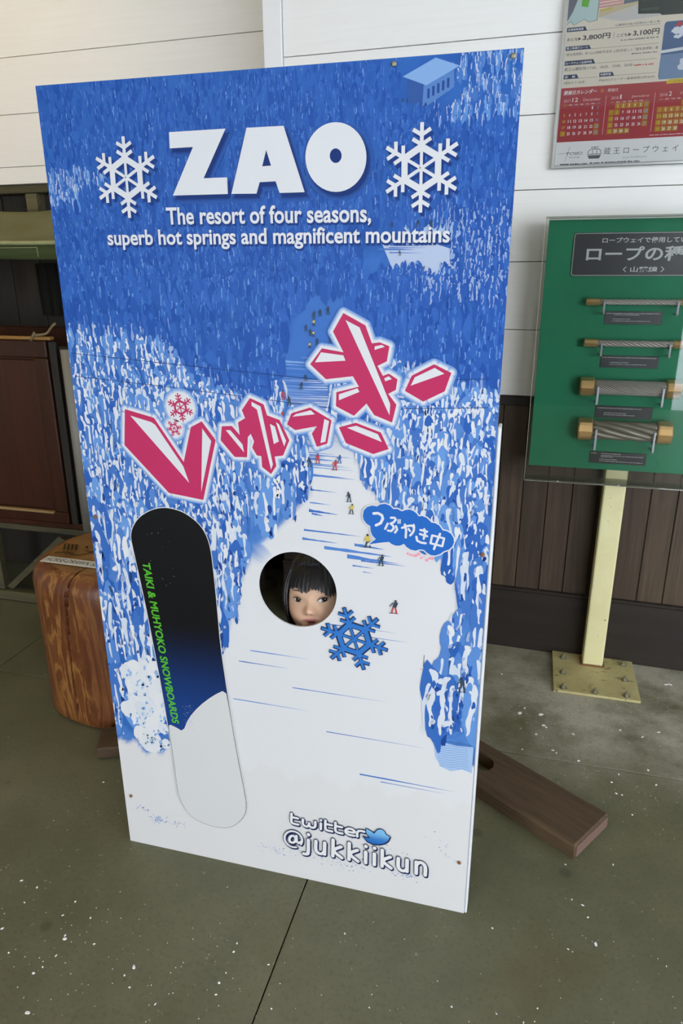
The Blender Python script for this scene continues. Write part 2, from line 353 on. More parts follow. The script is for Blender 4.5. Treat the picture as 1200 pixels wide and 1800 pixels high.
# recessed part on the left: siding above a dark boarded alcove
o = struct(ob1('wall_recess', SIDING, box=(-5.4, -1.21, .384, .42, 1.853, 3.05), loc=(WX, WY, 0), rz=WR))
zl = [1.852, 1.926, 2.142, 2.366, 2.588, 2.81, 3.05]
for z0, z1 in zip(zl, zl[1:]): ob1('siding_plank', SIDING, o, box=(-5.4, -1.21, .368, .386, z0+.0012, z1-.0012), bev=.0012)
al = struct(ob1('wall_alcove', DARKW, box=(-5.4, -1.21, .46, .5, 0, 1.853), loc=(WX, WY, 0), rz=WR))
ob1('header_beam', FRAMEW, al, box=(-5.4, -1.21, .38, .46, 1.815, 1.851), bev=.003)
for px in (-3.75, -2.645, -1.75): ob1('alcove_post', FRAMEW, al, box=(px, px+.062, .39, .46, 0, 1.815), bev=.003)
for k in range(26): ob1('alcove_board', DARKW, al, box=(-5.39+k*.16, -5.24+k*.16, .448, .462, .004, 1.815), bev=.003)

# traced artwork of the board, millimetres from its lower left corner
ART={'Z':[(272.6,1708.9),(385.0,1709.6),(336.3,1629.8),(383.3,1629.8),(383.0,1601.8),(271.0,1602.1),(318.7,1682.5),(271.6,1682.2)],'A':[(390.2,1601.8),(425.4,1709.0),(495.4,1708.9),(532.1,1600.8),(484.4,1600.7),(477.4,1620.2),(446.6,1619.8),(439.6,1600.9)],'Ah':[(461.3,1671.9),(469.6,1646.2),(452.6,1645.8)],'O':[(645.7,1653.4),(645.1,1644.9),(643.2,1636.6),(640.0,1628.7),(635.5,1621.4),(629.9,1614.9),(623.3,1609.4),(615.9,1605.0),(607.8,1601.8),(599.2,1600.0),(590.4,1599.6),(581.6,1600.5),(573.0,1602.8),(564.8,1606.5),(557.2,1611.4),(550.5,1617.3),(544.8,1624.3),(540.3,1632.0),(537.0,1640.3),(535.1,1648.9),(534.6,1657.7),(535.5,1666.3),(537.7,1674.7),(541.2,1682.5),(546.0,1689.7),(551.8,1695.9),(558.5,1701.1),(566.0,1705.2),(574.0,1708.1),(582.5,1709.6),(591.0,1709.9),(599.6,1708.8),(607.9,1706.5),(615.8,1702.9),(623.1,1698.1),(629.6,1692.4),(635.1,1685.7),(639.6,1678.3),(642.9,1670.3),(645.0,1662.0)],'Oh':[(601.1,1657.3),(600.9,1655.5),(600.5,1653.7),(599.9,1652.1),(599.0,1650.6),(597.9,1649.3),(596.6,1648.1),(595.2,1647.2),(593.6,1646.6),(592.0,1646.2),(590.3,1646.1),(588.6,1646.3),(586.9,1646.8),(585.4,1647.6),(583.9,1648.6),(582.6,1649.8),(581.5,1651.2),(580.7,1652.8),(580.0,1654.5),(579.6,1656.3),(579.5,1658.1),(579.7,1659.9),(580.1,1661.7),(580.8,1663.3),(581.7,1664.8),(582.8,1666.1),(584.1,1667.3),(585.5,1668.1),(587.1,1668.8),(588.7,1669.1),(590.4,1669.2),(592.1,1669.0),(593.7,1668.5),(595.3,1667.7),(596.7,1666.7),(598.0,1665.5),(599.1,1664.1),(599.9,1662.5),(600.6,1660.9),(601.0,1659.1)],'flakes':[((176.3,1635.6),(177.2,1706.3),'w'),((742.0,1632.5),(741.2,1702.6),'w'),((626.1,707.6),(604.0,779.1),'b'),((252.4,1198.4),(248.2,1228.3),'p'),((234.1,1153.5),(240.3,1171.5),'p')],'pink':[[(122.0,1189.0),(188.9,1173.8),(250.6,1081.2),(273.5,1158.1),(299.0,1171.6),(328.0,1133.5),(290.2,999.3),(209.3,1008.8),(111.9,1110.1)],[(408.8,1224.6),(437.5,1213.2),(444.2,1191.2),(470.7,1182.9),(490.2,1142.1),(475.7,1109.7),(457.5,1106.3),(460.2,1086.5),(448.1,1068.5),(429.1,1082.2),(428.2,1105.6),(418.6,1106.1),(408.9,1122.1),(413.7,1135.6),(406.9,1151.2),(400.3,1143.6),(396.4,1100.9),(368.8,1100.0),(339.3,1133.5),(343.5,1163.5),(366.2,1165.3),(382.5,1147.4),(380.5,1173.5),(396.3,1183.1),(389.9,1199.3)],[(486.2,1174.8),(496.2,1197.9),(535.7,1211.2),(579.1,1187.7),(570.1,1140.3),(548.1,1132.2),(538.1,1158.8),(548.8,1174.2),(503.4,1163.9)],[(603.8,1392.0),(646.4,1370.2),(659.0,1337.8),(674.2,1339.9),(692.6,1333.1),(688.2,1305.4),(670.3,1296.4),(681.0,1278.0),(692.4,1282.5),(709.1,1272.6),(706.5,1252.6),(692.0,1244.4),(708.3,1224.1),(700.5,1189.4),(665.3,1202.1),(649.6,1223.9),(624.7,1198.9),(588.4,1216.1),(589.4,1243.4),(634.4,1255.9),(622.5,1275.3),(568.7,1267.8),(537.2,1295.5),(561.3,1326.3),(604.0,1319.9),(583.4,1357.9)],[(594.3,1174.4),(628.7,1185.3),(678.8,1168.6),(694.8,1136.5),(664.2,1124.6),(608.5,1143.4)],[(777.3,1302.5),(809.7,1287.8),(799.1,1253.5),(759.4,1232.4),(723.8,1251.4),(736.3,1280.2)]],'pinkw':[[(133.4,1175.8),(182.3,1164.0),(191.1,1158.5),(248.9,1071.4),(260.0,1035.2)],[(299.3,1156.5),(317.8,1130.8),(286.8,1017.1)],[(411.8,1217.3),(431.0,1208.6),(453.0,1089.4),(448.5,1077.9),(422.9,1201.9),(411.9,1208.9)],[(449.8,1174.0),(460.4,1168.9),(467.7,1138.7),(456.6,1132.6)],[(462.8,1178.3),(468.9,1174.3),(483.4,1140.7),(478.6,1128.9)],[(352.1,1155.9),(362.2,1156.4),(388.0,1127.5),(390.4,1111.0)],[(498.2,1191.0),(505.6,1196.7),(536.7,1205.7),(545.2,1198.1)],[(564.5,1189.7),(574.2,1186.0),(566.2,1143.9),(555.9,1140.6)],[(608.0,1379.4),(635.0,1366.4),(696.2,1224.7),(695.1,1203.5)],[(559.2,1318.8),(603.6,1314.3),(607.9,1304.3),(546.9,1299.5)],[(664.8,1332.4),(678.1,1335.3),(683.9,1332.1),(664.1,1325.8)],[(594.6,1239.8),(631.6,1252.8),(635.6,1246.0),(594.5,1228.1)],[(683.7,1273.6),(692.5,1277.7),(698.4,1272.6),(685.8,1268.0)],[(610.6,1174.5),(629.6,1179.4),(672.9,1165.1),(681.1,1149.7)],[(742.0,1277.5),(778.7,1296.0),(796.9,1285.9),(734.9,1261.6)]],'bubble':[(643.6,994.5),(645.8,1005.8),(652.9,1013.7),(663.5,1017.3),(673.2,1016.3),(679.3,1020.8),(688.9,1023.4),(699.5,1020.3),(706.6,1013.6),(714.4,1014.7),(724.4,1010.1),(730.9,1013.5),(739.5,1015.5),(748.2,1012.6),(754.4,1007.8),(758.0,1002.7),(765.6,1003.9),(774.3,1001.0),(781.4,994.8),(784.0,991.8),(791.7,991.2),(799.5,987.4),(804.9,980.6),(806.8,977.5),(816.1,976.2),(824.0,971.5),(829.5,963.0),(830.7,954.0),(827.8,944.5),(821.3,937.4),(811.3,932.7),(804.7,926.5),(794.5,921.7),(785.9,921.7),(777.0,926.4),(771.6,931.5),(762.9,932.1),(754.3,928.2),(743.7,929.6),(735.7,934.4),(730.2,940.8),(722.4,936.2),(713.6,935.0),(704.6,937.8),(699.2,942.0),(685.0,939.3),(657.2,932.8),(671.5,945.5),(664.2,952.7),(660.5,961.7),(659.5,972.8),(651.4,977.6),(645.4,985.4)],'bubs':[([(666.3,1000.7),(675.2,1002.2),(683.2,998.5),(685.6,991.4),(681.1,981.2),(671.6,975.7)],5.6),([(702.1,994.7),(709.6,995.3),(712.3,991.4),(707.2,984.9),(701.6,982.2),(707.3,977.5),(708.3,972.1),(703.2,966.1),(696.6,966.6)],4.6),([(695.8,981.6),(690.7,969.7)],4.6),([(713.0,977.3),(715.4,970.5),(711.2,963.6)],4.6),([(717.2,992.0),(717.0,984.5)],2.6),([(721.0,992.3),(720.9,984.3)],2.6),([(725.3,975.1),(733.6,979.2),(744.3,982.0),(749.6,978.8),(749.4,971.5),(746.2,965.1),(742.5,960.5)],4.6),([(730.9,982.6),(733.8,970.4),(733.3,955.2)],4.8),([(748.7,984.2),(750.0,981.1)],3.6),([(738.6,974.1),(741.8,969.7)],4),([(762.9,974.0),(776.2,971.8)],4.6),([(762.1,965.3),(776.6,961.9)],4.6),([(770.4,976.5),(772.4,966.7),(769.9,955.8)],4.6),([(755.1,958.6),(757.0,950.4),(765.0,947.0),(774.2,946.6)],4.8),([(786.8,964.7),(810.9,960.6),(807.7,943.4),(784.0,947.5),(786.8,964.7)],4.4),([(802.2,969.5),(791.4,935.7)],4.6)],'tw':[([(469.0,200.8),(468.7,196.1),(468.2,189.3),(467.8,182.3),(468.0,177.1),(468.6,174.4),(469.6,173.0),(471.0,172.3),(473.0,171.8),(475.9,171.3),(479.6,171.3),(483.2,171.3),(485.6,171.4)],5.2),([(468.5,190.4),(485.2,190.4)],5.2),([(498.2,190.3),(498.0,187.8),(497.6,184.1),(497.4,180.2),(497.7,177.1),(498.4,175.0),(499.5,173.4),(500.8,172.2),(502.2,171.4),(503.9,170.8),(505.8,170.6),(507.7,170.8),(509.3,171.4),(510.7,172.6),(512.0,174.4),(513.0,176.3),(513.8,178.0),(514.2,179.4),(514.2,180.8),(514.0,181.9),(514.0,182.7)],5.2),([(513.8,178.0),(514.4,176.6),(515.3,174.7),(516.3,172.7),(517.6,171.4),(519.2,170.8),(521.1,170.6),(523.0,170.8),(524.7,171.4),(526.2,172.2),(527.5,173.4),(528.7,174.9),(529.6,177.0),(530.0,180.1),(530.1,184.0),(530.0,187.7),(530.0,190.2)],5.2),([(543.6,171.3),(544.2,189.2)],5.2),([(544.4,198.0),(544.5,198.9)],5.2),([(556.0,200.4),(555.7,195.8),(555.3,189.0),(555.1,182.1),(555.3,177.0),(556.0,174.3),(557.0,172.9),(558.4,172.2),(560.3,171.7),(563.2,171.2),(566.8,171.2),(570.3,171.3),(572.7,171.3)],5.2),([(555.7,190.1),(572.0,190.0)],5.2),([(581.5,200.2),(581.3,195.6),(580.9,188.9),(580.7,182.0),(581.0,176.9),(581.7,174.2),(582.7,172.9),(584.1,172.2),(586.0,171.7),(588.8,171.2),(592.4,171.1),(595.8,171.2),(598.2,171.3)],5.2),([(581.3,190.0),(597.4,189.9)],5.2),([(628.5,171.6),(625.9,171.4),(622.1,171.1),(618.0,170.9),(614.7,171.3),(612.2,172.2),(610.1,173.6),(608.4,175.2),(607.2,176.9),(606.6,178.7),(606.4,180.6),(606.7,182.6),(607.3,184.3),(608.5,186.0),(610.0,187.6),(611.9,188.9),(613.9,189.9),(616.0,190.4),(618.5,190.5),(620.9,190.3),(623.0,189.8),(624.9,189.0),(626.6,187.8),(627.9,186.5),(628.7,185.2),(629.0,183.9),(628.8,182.6),(628.0,181.4),(626.3,180.6),(622.9,180.2),(618.1,180.1),(613.5,180.2),(610.3,180.2)],5.2),([(635.6,171.2),(635.5,173.5),(635.3,176.9),(635.3,180.4),(635.7,183.3),(636.6,185.5),(637.9,187.3),(639.5,188.8),(641.5,189.8),(644.2,190.2),(647.5,190.2),(650.7,189.9),(652.8,189.7)],5.2)],'juk':[([(511.1,129.6),(510.9,122.1),(510.7,111.1),(510.4,99.8),(509.8,91.6),(508.9,87.4),(507.8,85.5),(506.5,84.9),(505.1,84.2),(503.3,83.5),(501.1,83.4),(499.1,83.4),(497.7,83.4)],7.2),([(511.7,145.8),(511.7,147.6)],7.2),([(530.7,131.3),(530.4,126.4),(529.9,119.4),(529.6,111.9),(529.9,106.1),(530.7,102.3),(531.9,99.5),(533.5,97.5),(535.4,95.9),(537.7,94.9),(540.4,94.4),(543.1,94.5),(545.5,95.3),(547.7,97.1),(549.6,99.8),(551.3,102.5),(552.5,104.3)],7.2),([(553.2,131.3),(552.2,95.3)],7.2),([(574.8,146.0),(573.6,95.2)],7.2),([(594.9,129.3),(590.7,126.5),(584.4,122.4),(578.7,117.8),(576.3,113.2),(579.1,108.4),(585.2,103.2),(592.0,98.6),(596.5,95.3)],7.2),([(615.8,145.7),(615.0,95.2)],7.2),([(635.9,129.1),(631.7,126.3),(625.5,122.2),(619.9,117.6),(617.6,113.1),(620.4,108.4),(626.5,103.2),(633.2,98.5),(637.7,95.3)],7.2),([(657.0,95.2),(657.3,128.9)],7.2),([(657.4,145.4),(657.4,147.2)],7.2),([(678.7,95.2),(678.8,128.8)],7.2),([(678.8,145.3),(678.9,147.0)],7.2),([(697.9,145.2),(697.9,95.2)],7.2),([(717.7,128.7),(713.7,125.9),(707.7,121.9),(702.3,117.4),(700.1,112.9),(702.9,108.2),(709.0,103.1),(715.6,98.5),(720.0,95.3)],7.2),([(737.6,130.3),(737.5,125.5),(737.4,118.7),(737.4,111.5),(737.8,105.8),(738.7,102.1),(740.0,99.3),(741.6,97.4),(743.4,95.9),(745.6,94.9),(748.2,94.4),(750.7,94.5),(753.0,95.3),(754.9,97.0),(756.7,99.6),(758.2,102.3),(759.2,104.1)],7.2),([(758.9,130.3),(759.3,95.3)],7.2),([(781.7,95.2),(781.1,130.1)],7.2),([(781.3,121.4),(782.4,123.2),(784.1,125.7),(786.0,128.3),(787.9,130.1),(789.8,130.9),(791.9,131.2),(794.0,130.9),(795.9,130.1),(797.9,128.7),(799.9,126.8),(801.6,124.1),(802.8,120.4),(803.4,114.6),(803.5,107.3),(803.4,100.2),(803.3,95.3)],7.2)],'at':[([(491.3,111.4),(493.4,116.3),(494.5,121.4),(494.6,126.6),(493.8,131.6),(492.0,136.3),(489.4,140.3),(486.0,143.6),(482.0,146.0),(477.6,147.4),(472.9,147.8),(468.1,147.1),(463.5,145.4),(459.2,142.7),(455.5,139.1),(452.4,134.8),(450.1,130.0),(448.8,124.9),(448.4,119.7),(449.0,114.6),(450.6,109.8),(453.1,105.6),(456.4,102.1),(460.3,99.5),(464.7,97.8),(469.4,97.3),(474.2,97.8),(478.9,99.4)],4.2),([(478.0,124.2),(477.0,119.3),(474.6,114.9),(471.1,111.9),(467.3,111.0),(464.0,112.3),(461.7,115.5),(461.0,120.1),(462.0,125.0),(464.5,129.4),(467.9,132.3),(471.7,133.3),(475.0,132.0),(477.2,128.8),(478.0,124.2)],5.4),([(480.3,135.6),(480.6,116.5),(485.4,113.5),(491.8,120.1)],5)],'bird':[(657.8,199.8),(667.6,196.2),(677.5,189.8),(684.5,201.8),(693.5,206.8),(702.3,202.5),(705.3,194.1),(715.8,189.5),(713.3,182.5),(710.9,175.9),(702.2,167.0),(689.3,160.6),(673.0,159.0),(659.8,163.4),(650.8,175.3),(658.0,172.3),(667.9,174.3),(658.6,186.1)],'board_sb':[(190.6,972.5),(160.4,963.9),(128.5,943.2),(109.6,916.7),(104.1,894.5),(107.5,865.5),(124.1,731.5),(135.6,611.6),(145.9,497.4),(152.8,389.1),(157.6,306.1),(160.5,198.3),(167.2,172.0),(178.6,146.5),(196.8,125.3),(218.5,116.2),(252.6,110.1),(287.1,112.7),(307.1,123.1),(327.4,141.8),(343.1,167.6),(349.0,190.8),(348.3,223.1),(331.7,351.1),(318.8,484.2),(314.0,538.9),(305.6,646.8),(304.1,738.9),(300.6,846.8),(295.8,902.6),(279.3,938.4),(247.6,962.1),(219.6,971.2)],'sb_snow':[(152.8,389.1),(157.6,306.1),(160.5,198.3),(167.2,172.0),(178.6,146.5),(196.8,125.3),(218.5,116.2),(252.6,110.1),(287.1,112.7),(307.1,123.1),(327.4,141.8),(343.1,167.6),(349.0,190.8),(348.3,223.1),(331.7,351.1),(318.8,484.2),(313.4,529.3),(279.3,506.7),(240.0,470.5),(208.8,430.0),(191.2,388.5),(172.9,398.0),(154.2,403.8)],'sbtext':[(125.3,836.6),(145.1,839.9),(162.9,409.7),(182.5,413.2)],'hole':[(486.8,897.1),(507.9,895.9),(528.8,891.2),(547.6,880.4),(562.6,865.2),(573.7,848.6),(581.2,831.6),(585.8,816.0),(587.3,800.1),(584.7,783.5),(577.9,769.3),(565.2,752.2),(549.5,739.7),(535.7,731.1),(521.8,725.1),(509.8,721.7),(497.9,720.1),(483.9,721.4),(472.0,724.1),(458.1,730.1),(446.3,738.7),(433.6,750.8),(423.0,763.2),(415.5,775.9),(409.9,788.8),(407.4,801.0),(407.4,813.4),(409.1,825.9),(412.5,838.6),(420.8,855.8),(430.2,866.9),(441.4,877.1),(453.4,884.9),(465.3,890.9),(475.1,894.7)],'line1':[(253.7,1553.4),(655.6,1547.7),(259.7,1579.5)],'line2':[(122.0,1517.1),(796.7,1514.2),(126.1,1540.1)],'runL':[(522.1,1442.6),(538.4,1417.1),(509.3,1380.5),(484.3,1315.8),(471.9,1226.3),(485.5,1157.7),(526.8,1113.0),(531.3,1028.6),(473.3,960.9),(408.7,896.0),(368.7,817.2),(340.6,729.2),(318.3,638.2),(214.1,530.1),(170.5,375.9),(195.8,304.3)],'runR':[(599.6,1442.8),(599.5,1417.5),(643.6,1340.8),(587.5,1253.3),(581.3,1185.8),(622.0,1130.6),(645.7,1061.6),(705.0,1006.2),(765.0,938.2),(830.2,895.2),(846.6,794.9),(833.5,699.6),(856.8,591.7),(811.6,496.1),(820.8,425.2),(915.3,423.1)],'screws':[(17.4,936.3),(20.5,155.2),(887.9,933.5),(881.5,153.2),(884.1,1789.4),(691.6,1790.8)],'net':[(820.2,500.7),(915.3,524.3),(911.0,432.9),(859.4,414.7)],'patches':[[(675.8,1510.9),(745.4,1519.5),(806.3,1500.1),(803.6,1452.8),(747.3,1462.4),(695.4,1467.4)],[(704.1,1543.6),(773.8,1560.7),(851.0,1572.5),(870.7,1561.3),(833.4,1544.0),(795.3,1523.5),(724.8,1529.2)],[(741.8,1765.5),(793.6,1759.9),(784.9,1746.5),(747.1,1752.0)],[(834.2,1695.8),(889.8,1687.3),(895.3,1674.6),(844.3,1681.1)]]}
ART['skiers']=[(545.7,1381.0,14.5,0,0.08),(558.1,1385.3,13.5,0,0.0),(573.8,1388.6,15.5,0,0.0),(545.5,1367.3,12.6,3,0.0),(529.3,1357.6,12.6,0,0.04),(538.3,1349.2,12.8,0,0.0),(544.0,1347.2,11.7,3,0.08),(551.7,1332.5,12.8,0,0.0),(577.9,1337.3,13.8,0,0.08),(536.7,1325.7,11.8,3,0.0),(527.4,1262.2,13.2,0,-0.04),(517.7,1246.2,14.5,0,0.08),(480.3,1224.4,18.2,1,-0.08),(491.9,1213.5,18.2,0,-0.08),(476.7,1187.6,13.8,1,0.04),(493.7,1148.8,16.4,0,0.0),(532.4,1089.5,20.3,0,-0.08),(549.5,1097.8,20.2,1,0.0),(594.9,1100.8,17.7,2,0.04),(585.3,1085.9,21.4,1,0.08),(615.0,1020.6,21.9,0,-0.08),(619.8,995.2,22.1,3,0.08),(655.2,924.7,30.2,3,-0.04),(683.4,886.9,25.5,0,0.08),(713.3,780.3,31.8,4,0.08),(864.2,612.8,36.1,0,-0.08),(693.9,1539.1,9.3,0,-0.08),(739.7,1540.2,10.2,0,0.04),(762.8,1537.9,12.9,0,-0.04),(708.4,1492.4,8.6,0,-0.08),(752.2,1468.2,6.7,0,0.08),(707.4,1734.2,5.9,0,-0.04),(715.2,1732.9,5.9,0,0.04),(746.1,1726.2,5.9,0,0.04)]

# ------------------------------------------------------------------ photo board
board = thing('photo_board', 'tall blue and white ski resort face-in-hole board standing on the concrete floor', 'photo board', (-.45, 0, 0))
HX, HZ, HR = .4975, .8085, .0892
def holed(bm, x0, x1, z0, z1, y0, y1, n=72):
    an = sorted([2*pi*k/n for k in range(n)]+[math.atan2(b-HZ, a-HX) % (2*pi) for a in (x0, x1) for b in (z0, z1)])
    def edge(a):
        c, s = cos(a), sin(a); t = 1e9
        if c > 1e-9: t = min(t, (x1-HX)/c)
        if c < -1e-9: t = min(t, (x0-HX)/c)
        if s > 1e-9: t = min(t, (z1-HZ)/s)
        if s < -1e-9: t = min(t, (z0-HZ)/s)
        return HX+c*t, HZ+s*t
    rg = []
    for y in (y0, y1):
        rg.append([bm.verts.new((HX+HR*cos(a), y, HZ+HR*sin(a))) for a in an]); rg.append([bm.verts.new((p[0], y, p[1])) for p in map(edge, an)])
    m = len(an)
    for a, b in ((rg[0], rg[1]), (rg[3], rg[2]), (rg[1], rg[3]), (rg[2], rg[0])):
        for k in range(m): bm.faces.new((a[k], a[(k+1) % m], b[(k+1) % m], b[k]))
    return an, edge
bm = bmesh.new(); holed(bm, 0, .9, 0, 1.8, .0006, .0045); obj('panel', bm, BOARDW, board)
ob1('batten', BOARDW, board, box=(.9003, .9065, .0004, .040, .0006, 1.19), bev=.002)
ob1('batten', BOARDW, board, box=(.003, .035, .0048, .040, .0006, 1.79), bev=.002)
for z in (.02, .62, 1.02, 1.75): ob1('rail', BOARDW, board, box=(.036, .896, .0048, .040, z, z+.035), bev=.002)
for x in (.19, .71):
    bm = bmesh.new(); tube(bm, [(x, .042, 1.0), (x, .30, .032)], .014, 8); obj('rear_strut', bm, PLANKW, board)
    ob1('rear_foot', PLANKW, board, box=(x-.03, x+.03, .02, .33, .001, .028), bev=.003)

# the printed winter scene
def interp(tab, z):                         # x of a traced border at height z
    t = sorted(tab, key=lambda p: p[1])
    if z <= t[0][1]: return t[0][0]
    for (xa, za), (xb, zb) in zip(t, t[1:]):
        if z <= zb: return xa+(xb-xa)*(z-za)/(zb-za+1e-9)
    return t[-1][0]
rg = random.Random(3)
def lerp(a, b, t): return tuple(p+(q-p)*t for p, q in zip(a, b))
def smooth(a, b, x): t = max(0, min(1, (x-a)/(b-a))); return t*t*(3-2*t)
DEEP, MID, PALE, WHT = ink(36, 84, 170), ink(62, 118, 204), ink(140, 176, 230), ink(216, 220, 230)
def zb(x): return 1345-140*smooth(150, 420, x)*(1-smooth(430, 560, x))-95*smooth(560, 860, x)   # where the sunlit forest begins
def light(x, z):                            # how far the snow of the trees is sunlit
    b = 1-smooth(zb(x)-35, zb(x)+25, z)
    if 1590 < z < 1650 and x < 130+60*sin(z*.05): b = max(b, .55)
    if z > 1700 and x > 745 and z < 1760+.05*x: b = max(b, .6*smooth(745, 800, x))
    if x > 690 and 1400 < z < 1600: b = max(b, .35*smooth(690, 780, x)*(1-smooth(1540, 1600, z)))
    return b
GR = 9.0; NX, NZ = 100, 200
gx = [min(900, i*GR) for i in range(101)]; gz = [j*GR for j in range(201)]
def basecol(x, z):
    n = .5+.5*sin(x*.031+2*sin(z*.017))*sin(z*.043+1.5*sin(x*.023)); n = .7*n+.3*rg.random()
    c = lerp(ink(30, 76, 160), ink(58, 112, 196), n) if z > 1200 else lerp(ink(44, 98, 182), ink(92, 142, 216), n)
    if z > 1640: c = lerp(c, ink(46, 98, 182), .5)
    xl, xr = interp(ART['runL'], z), interp(ART['runR'], z)
    if z < 1440:
        e = smooth(xl-12, xl+6, x)*(1-smooth(xr-6, xr+12, x)); t = smooth(1090, 1270, z)
        c = lerp(c, lerp(ink(214, 217, 227), ink(62, 112, 196), t), e)
    g = 318+14*sin(x*.05)+9*sin(x*.13+1)
    c = lerp(c, ink(212, 214, 222), 1-smooth(g-8, g+8, z))
    return c
bp = Print(0.0, .00008)
idx = {}; vs = []; cs = []; fs = []
nxl = 101
vs = [(x, z) for z in gz for x in gx]; cs = [basecol(x, z) for x, z in vs]
for j in range(200):
    for i in range(100):
        if gx[i] == gx[i+1]: continue
        if 396 <= gx[i] and gx[i+1] <= 603 and 702 <= gz[j] and gz[j+1] <= 909: continue
        a = j*nxl+i; fs.append((a, a+1, a+nxl+1, a+nxl))
bp.add(vs, fs, cs, 0)
n = 72; an = sorted([2*pi*k/n for k in range(n)]+[math.atan2(b-808.5, a-497.5) % (2*pi) for a in (396, 603) for b in (702, 909)])
ci = [(497.5+89.2*cos(a), 808.5+89.2*sin(a)) for a in an]; ro = []
for a in an:
    c, s = cos(a), sin(a); t = min(((603-497.5)/c if c > 0 else (396-497.5)/c) if abs(c) > 1e-9 else 1e9, ((909-808.5)/s if s > 0 else (702-808.5)/s) if abs(s) > 1e-9 else 1e9); ro.append((497.5+c*t, 808.5+s*t))
m = len(an); bp.add(ci+ro, [(k, (k+1) % m, m+(k+1) % m, m+k) for k in range(m)], [basecol(*p) for p in ci+ro], 0)
bp.build('printed_scene', PRINT, board)['label'] = 'printed blue winter mountain scene'

# blue shadows of the trees lying across the piste, pale drifts further up
st = Print(-.0001)
def streak(x0, x1, z, h, col, k=0):
    m = 9; up_, lo = [], []
    for i in range(m+1):
        t = i/m; w = h*(1-t)**.8*(.75+.5*rg.random())+.15; x = x0+(x1-x0)*t; zz = z-2*t*h*.3
        up_.append((x, zz+w*.6)); lo.append((x, zz-w*.4))
    st.poly(up_+lo[::-1], col, k)
for i in range(46):
    z = rg.uniform(1060, 1300); xl, xr = interp(ART['runL'], z), interp(ART['runR'], z)
    streak(xl-6, xl+rg.uniform(.35, .95)*(xr-xl), z, rg.uniform(1.2, 4.5), lerp(ink(72, 118, 200), ink(130, 166, 222), rg.random()), i*.01)
for i in range(30):
    z = rg.uniform(1140, 1310); xl, xr = interp(ART['runL'], z), interp(ART['runR'], z)
    streak(xr, xl+rg.uniform(0, .6)*(xr-xl), z, rg.uniform(.8, 2.4), lerp(ink(200, 208, 226), ink(160, 186, 228), rg.random()), .5+i*.01)
for z, x0, x1, h in ((1040, 532, 586, 3), (1012, 530, 575, 3), (994, 528, 592, 6), (988, 534, 560, 5), (950, 516, 640, 5), (927, 626, 690, 7), (914, 560, 706, 9), (899, 610, 722, 8), (893, 640, 735, 4), (880, 622, 668, 3), (868, 644, 664, 2), (930, 512, 590, 5),
                     (735, 560, 720, 2.2), (716, 640, 742, 2.5), (642, 380, 520, 2.6), (610, 350, 470, 2.2), (560, 480, 700, 2), (505, 330, 520, 2.4), (455, 560, 790, 2), (352, 640, 862, 4), (341, 690, 840, 2), (585, 810, 872, 3), (568, 824, 870, 2)):
    streak(x0, x1, z, h, lerp(ink(54, 104, 190), ink(96, 142, 214), rg.random()), 1+z*.001)
for poly, col in zip(ART['patches'], (ink(176, 192, 226), ink(168, 190, 230), ink(84, 134, 212), ink(92, 138, 210))): st.poly(poly, col, .9)
for i in range(14): streak(rg.uniform(665, 690), rg.uniform(730, 800), rg.uniform(1495, 1530), rg.uniform(.8, 2.5), ink(74, 112, 190), 1.6+i*.02)
# hut near the top edge
st.poly([(713, 1775), (742, 1766), (740, 1722), (714, 1738)], ink(52, 88, 160), 1.5); st.poly([(742, 1766), (790, 1788), (792, 1752), (740, 1722)], ink(86, 128, 196), 1.5)
st.poly([(706, 1772), (746, 1757), (800, 1782), (760, 1796)], ink(128, 168, 224), 1.7)
for i in range(5): st.rect(748+i*8, 1738+i*3.4, 752+i*8, 1752+i*3.4, ink(40, 74, 146), 1.9)
st.poly([(586, 1216), (590, 1240), (622, 1228), (628, 1214), (604, 1206)], ink(62, 66, 84), 1.8); st.poly([(586, 1216), (604, 1206), (628, 1213), (627, 1203), (588, 1204)], ink(150, 172, 212), 1.9)
# net fence and pink tape at the edge of the piste
st.poly([(808, 470), (820, 479), (858, 474), (896, 477), (896, 408), (874, 414), (850, 404), (826, 412), (814, 436)], ink(160, 188, 230), 1.5)
for i in range(10): st.stroke([(816+i*.8+j*11.2, 470-i*6.2+2.2*(j % 2)) for j in range(7)], 1.2, ink(112, 152, 216), 1.8+i*.02, False)
st.stroke([(812+j*12, 480+2.5*(j % 2)) for j in range(8)], 1.0, ink(60, 84, 110), 2.2, False)
for i in range(22): st.disc(772+i*5.0+rg.uniform(-2, 2), 655-i*1.2+rg.uniform(-4, 4), rg.uniform(1.2, 3), ink(232, 168, 186), 2+i*.01, 7)
for i in range(10): st.disc(738+i*5.6, 922-i*1.3+rg.uniform(-4, 4), rg.uniform(1.5, 4), ink(232, 160, 180), 2+i*.01, 7)
for i in range(4): st.stroke([(780+i*27, 690-i*3), (779+i*27, 662-i*3)], 1.2, ink(70, 78, 96), 2.3, False)
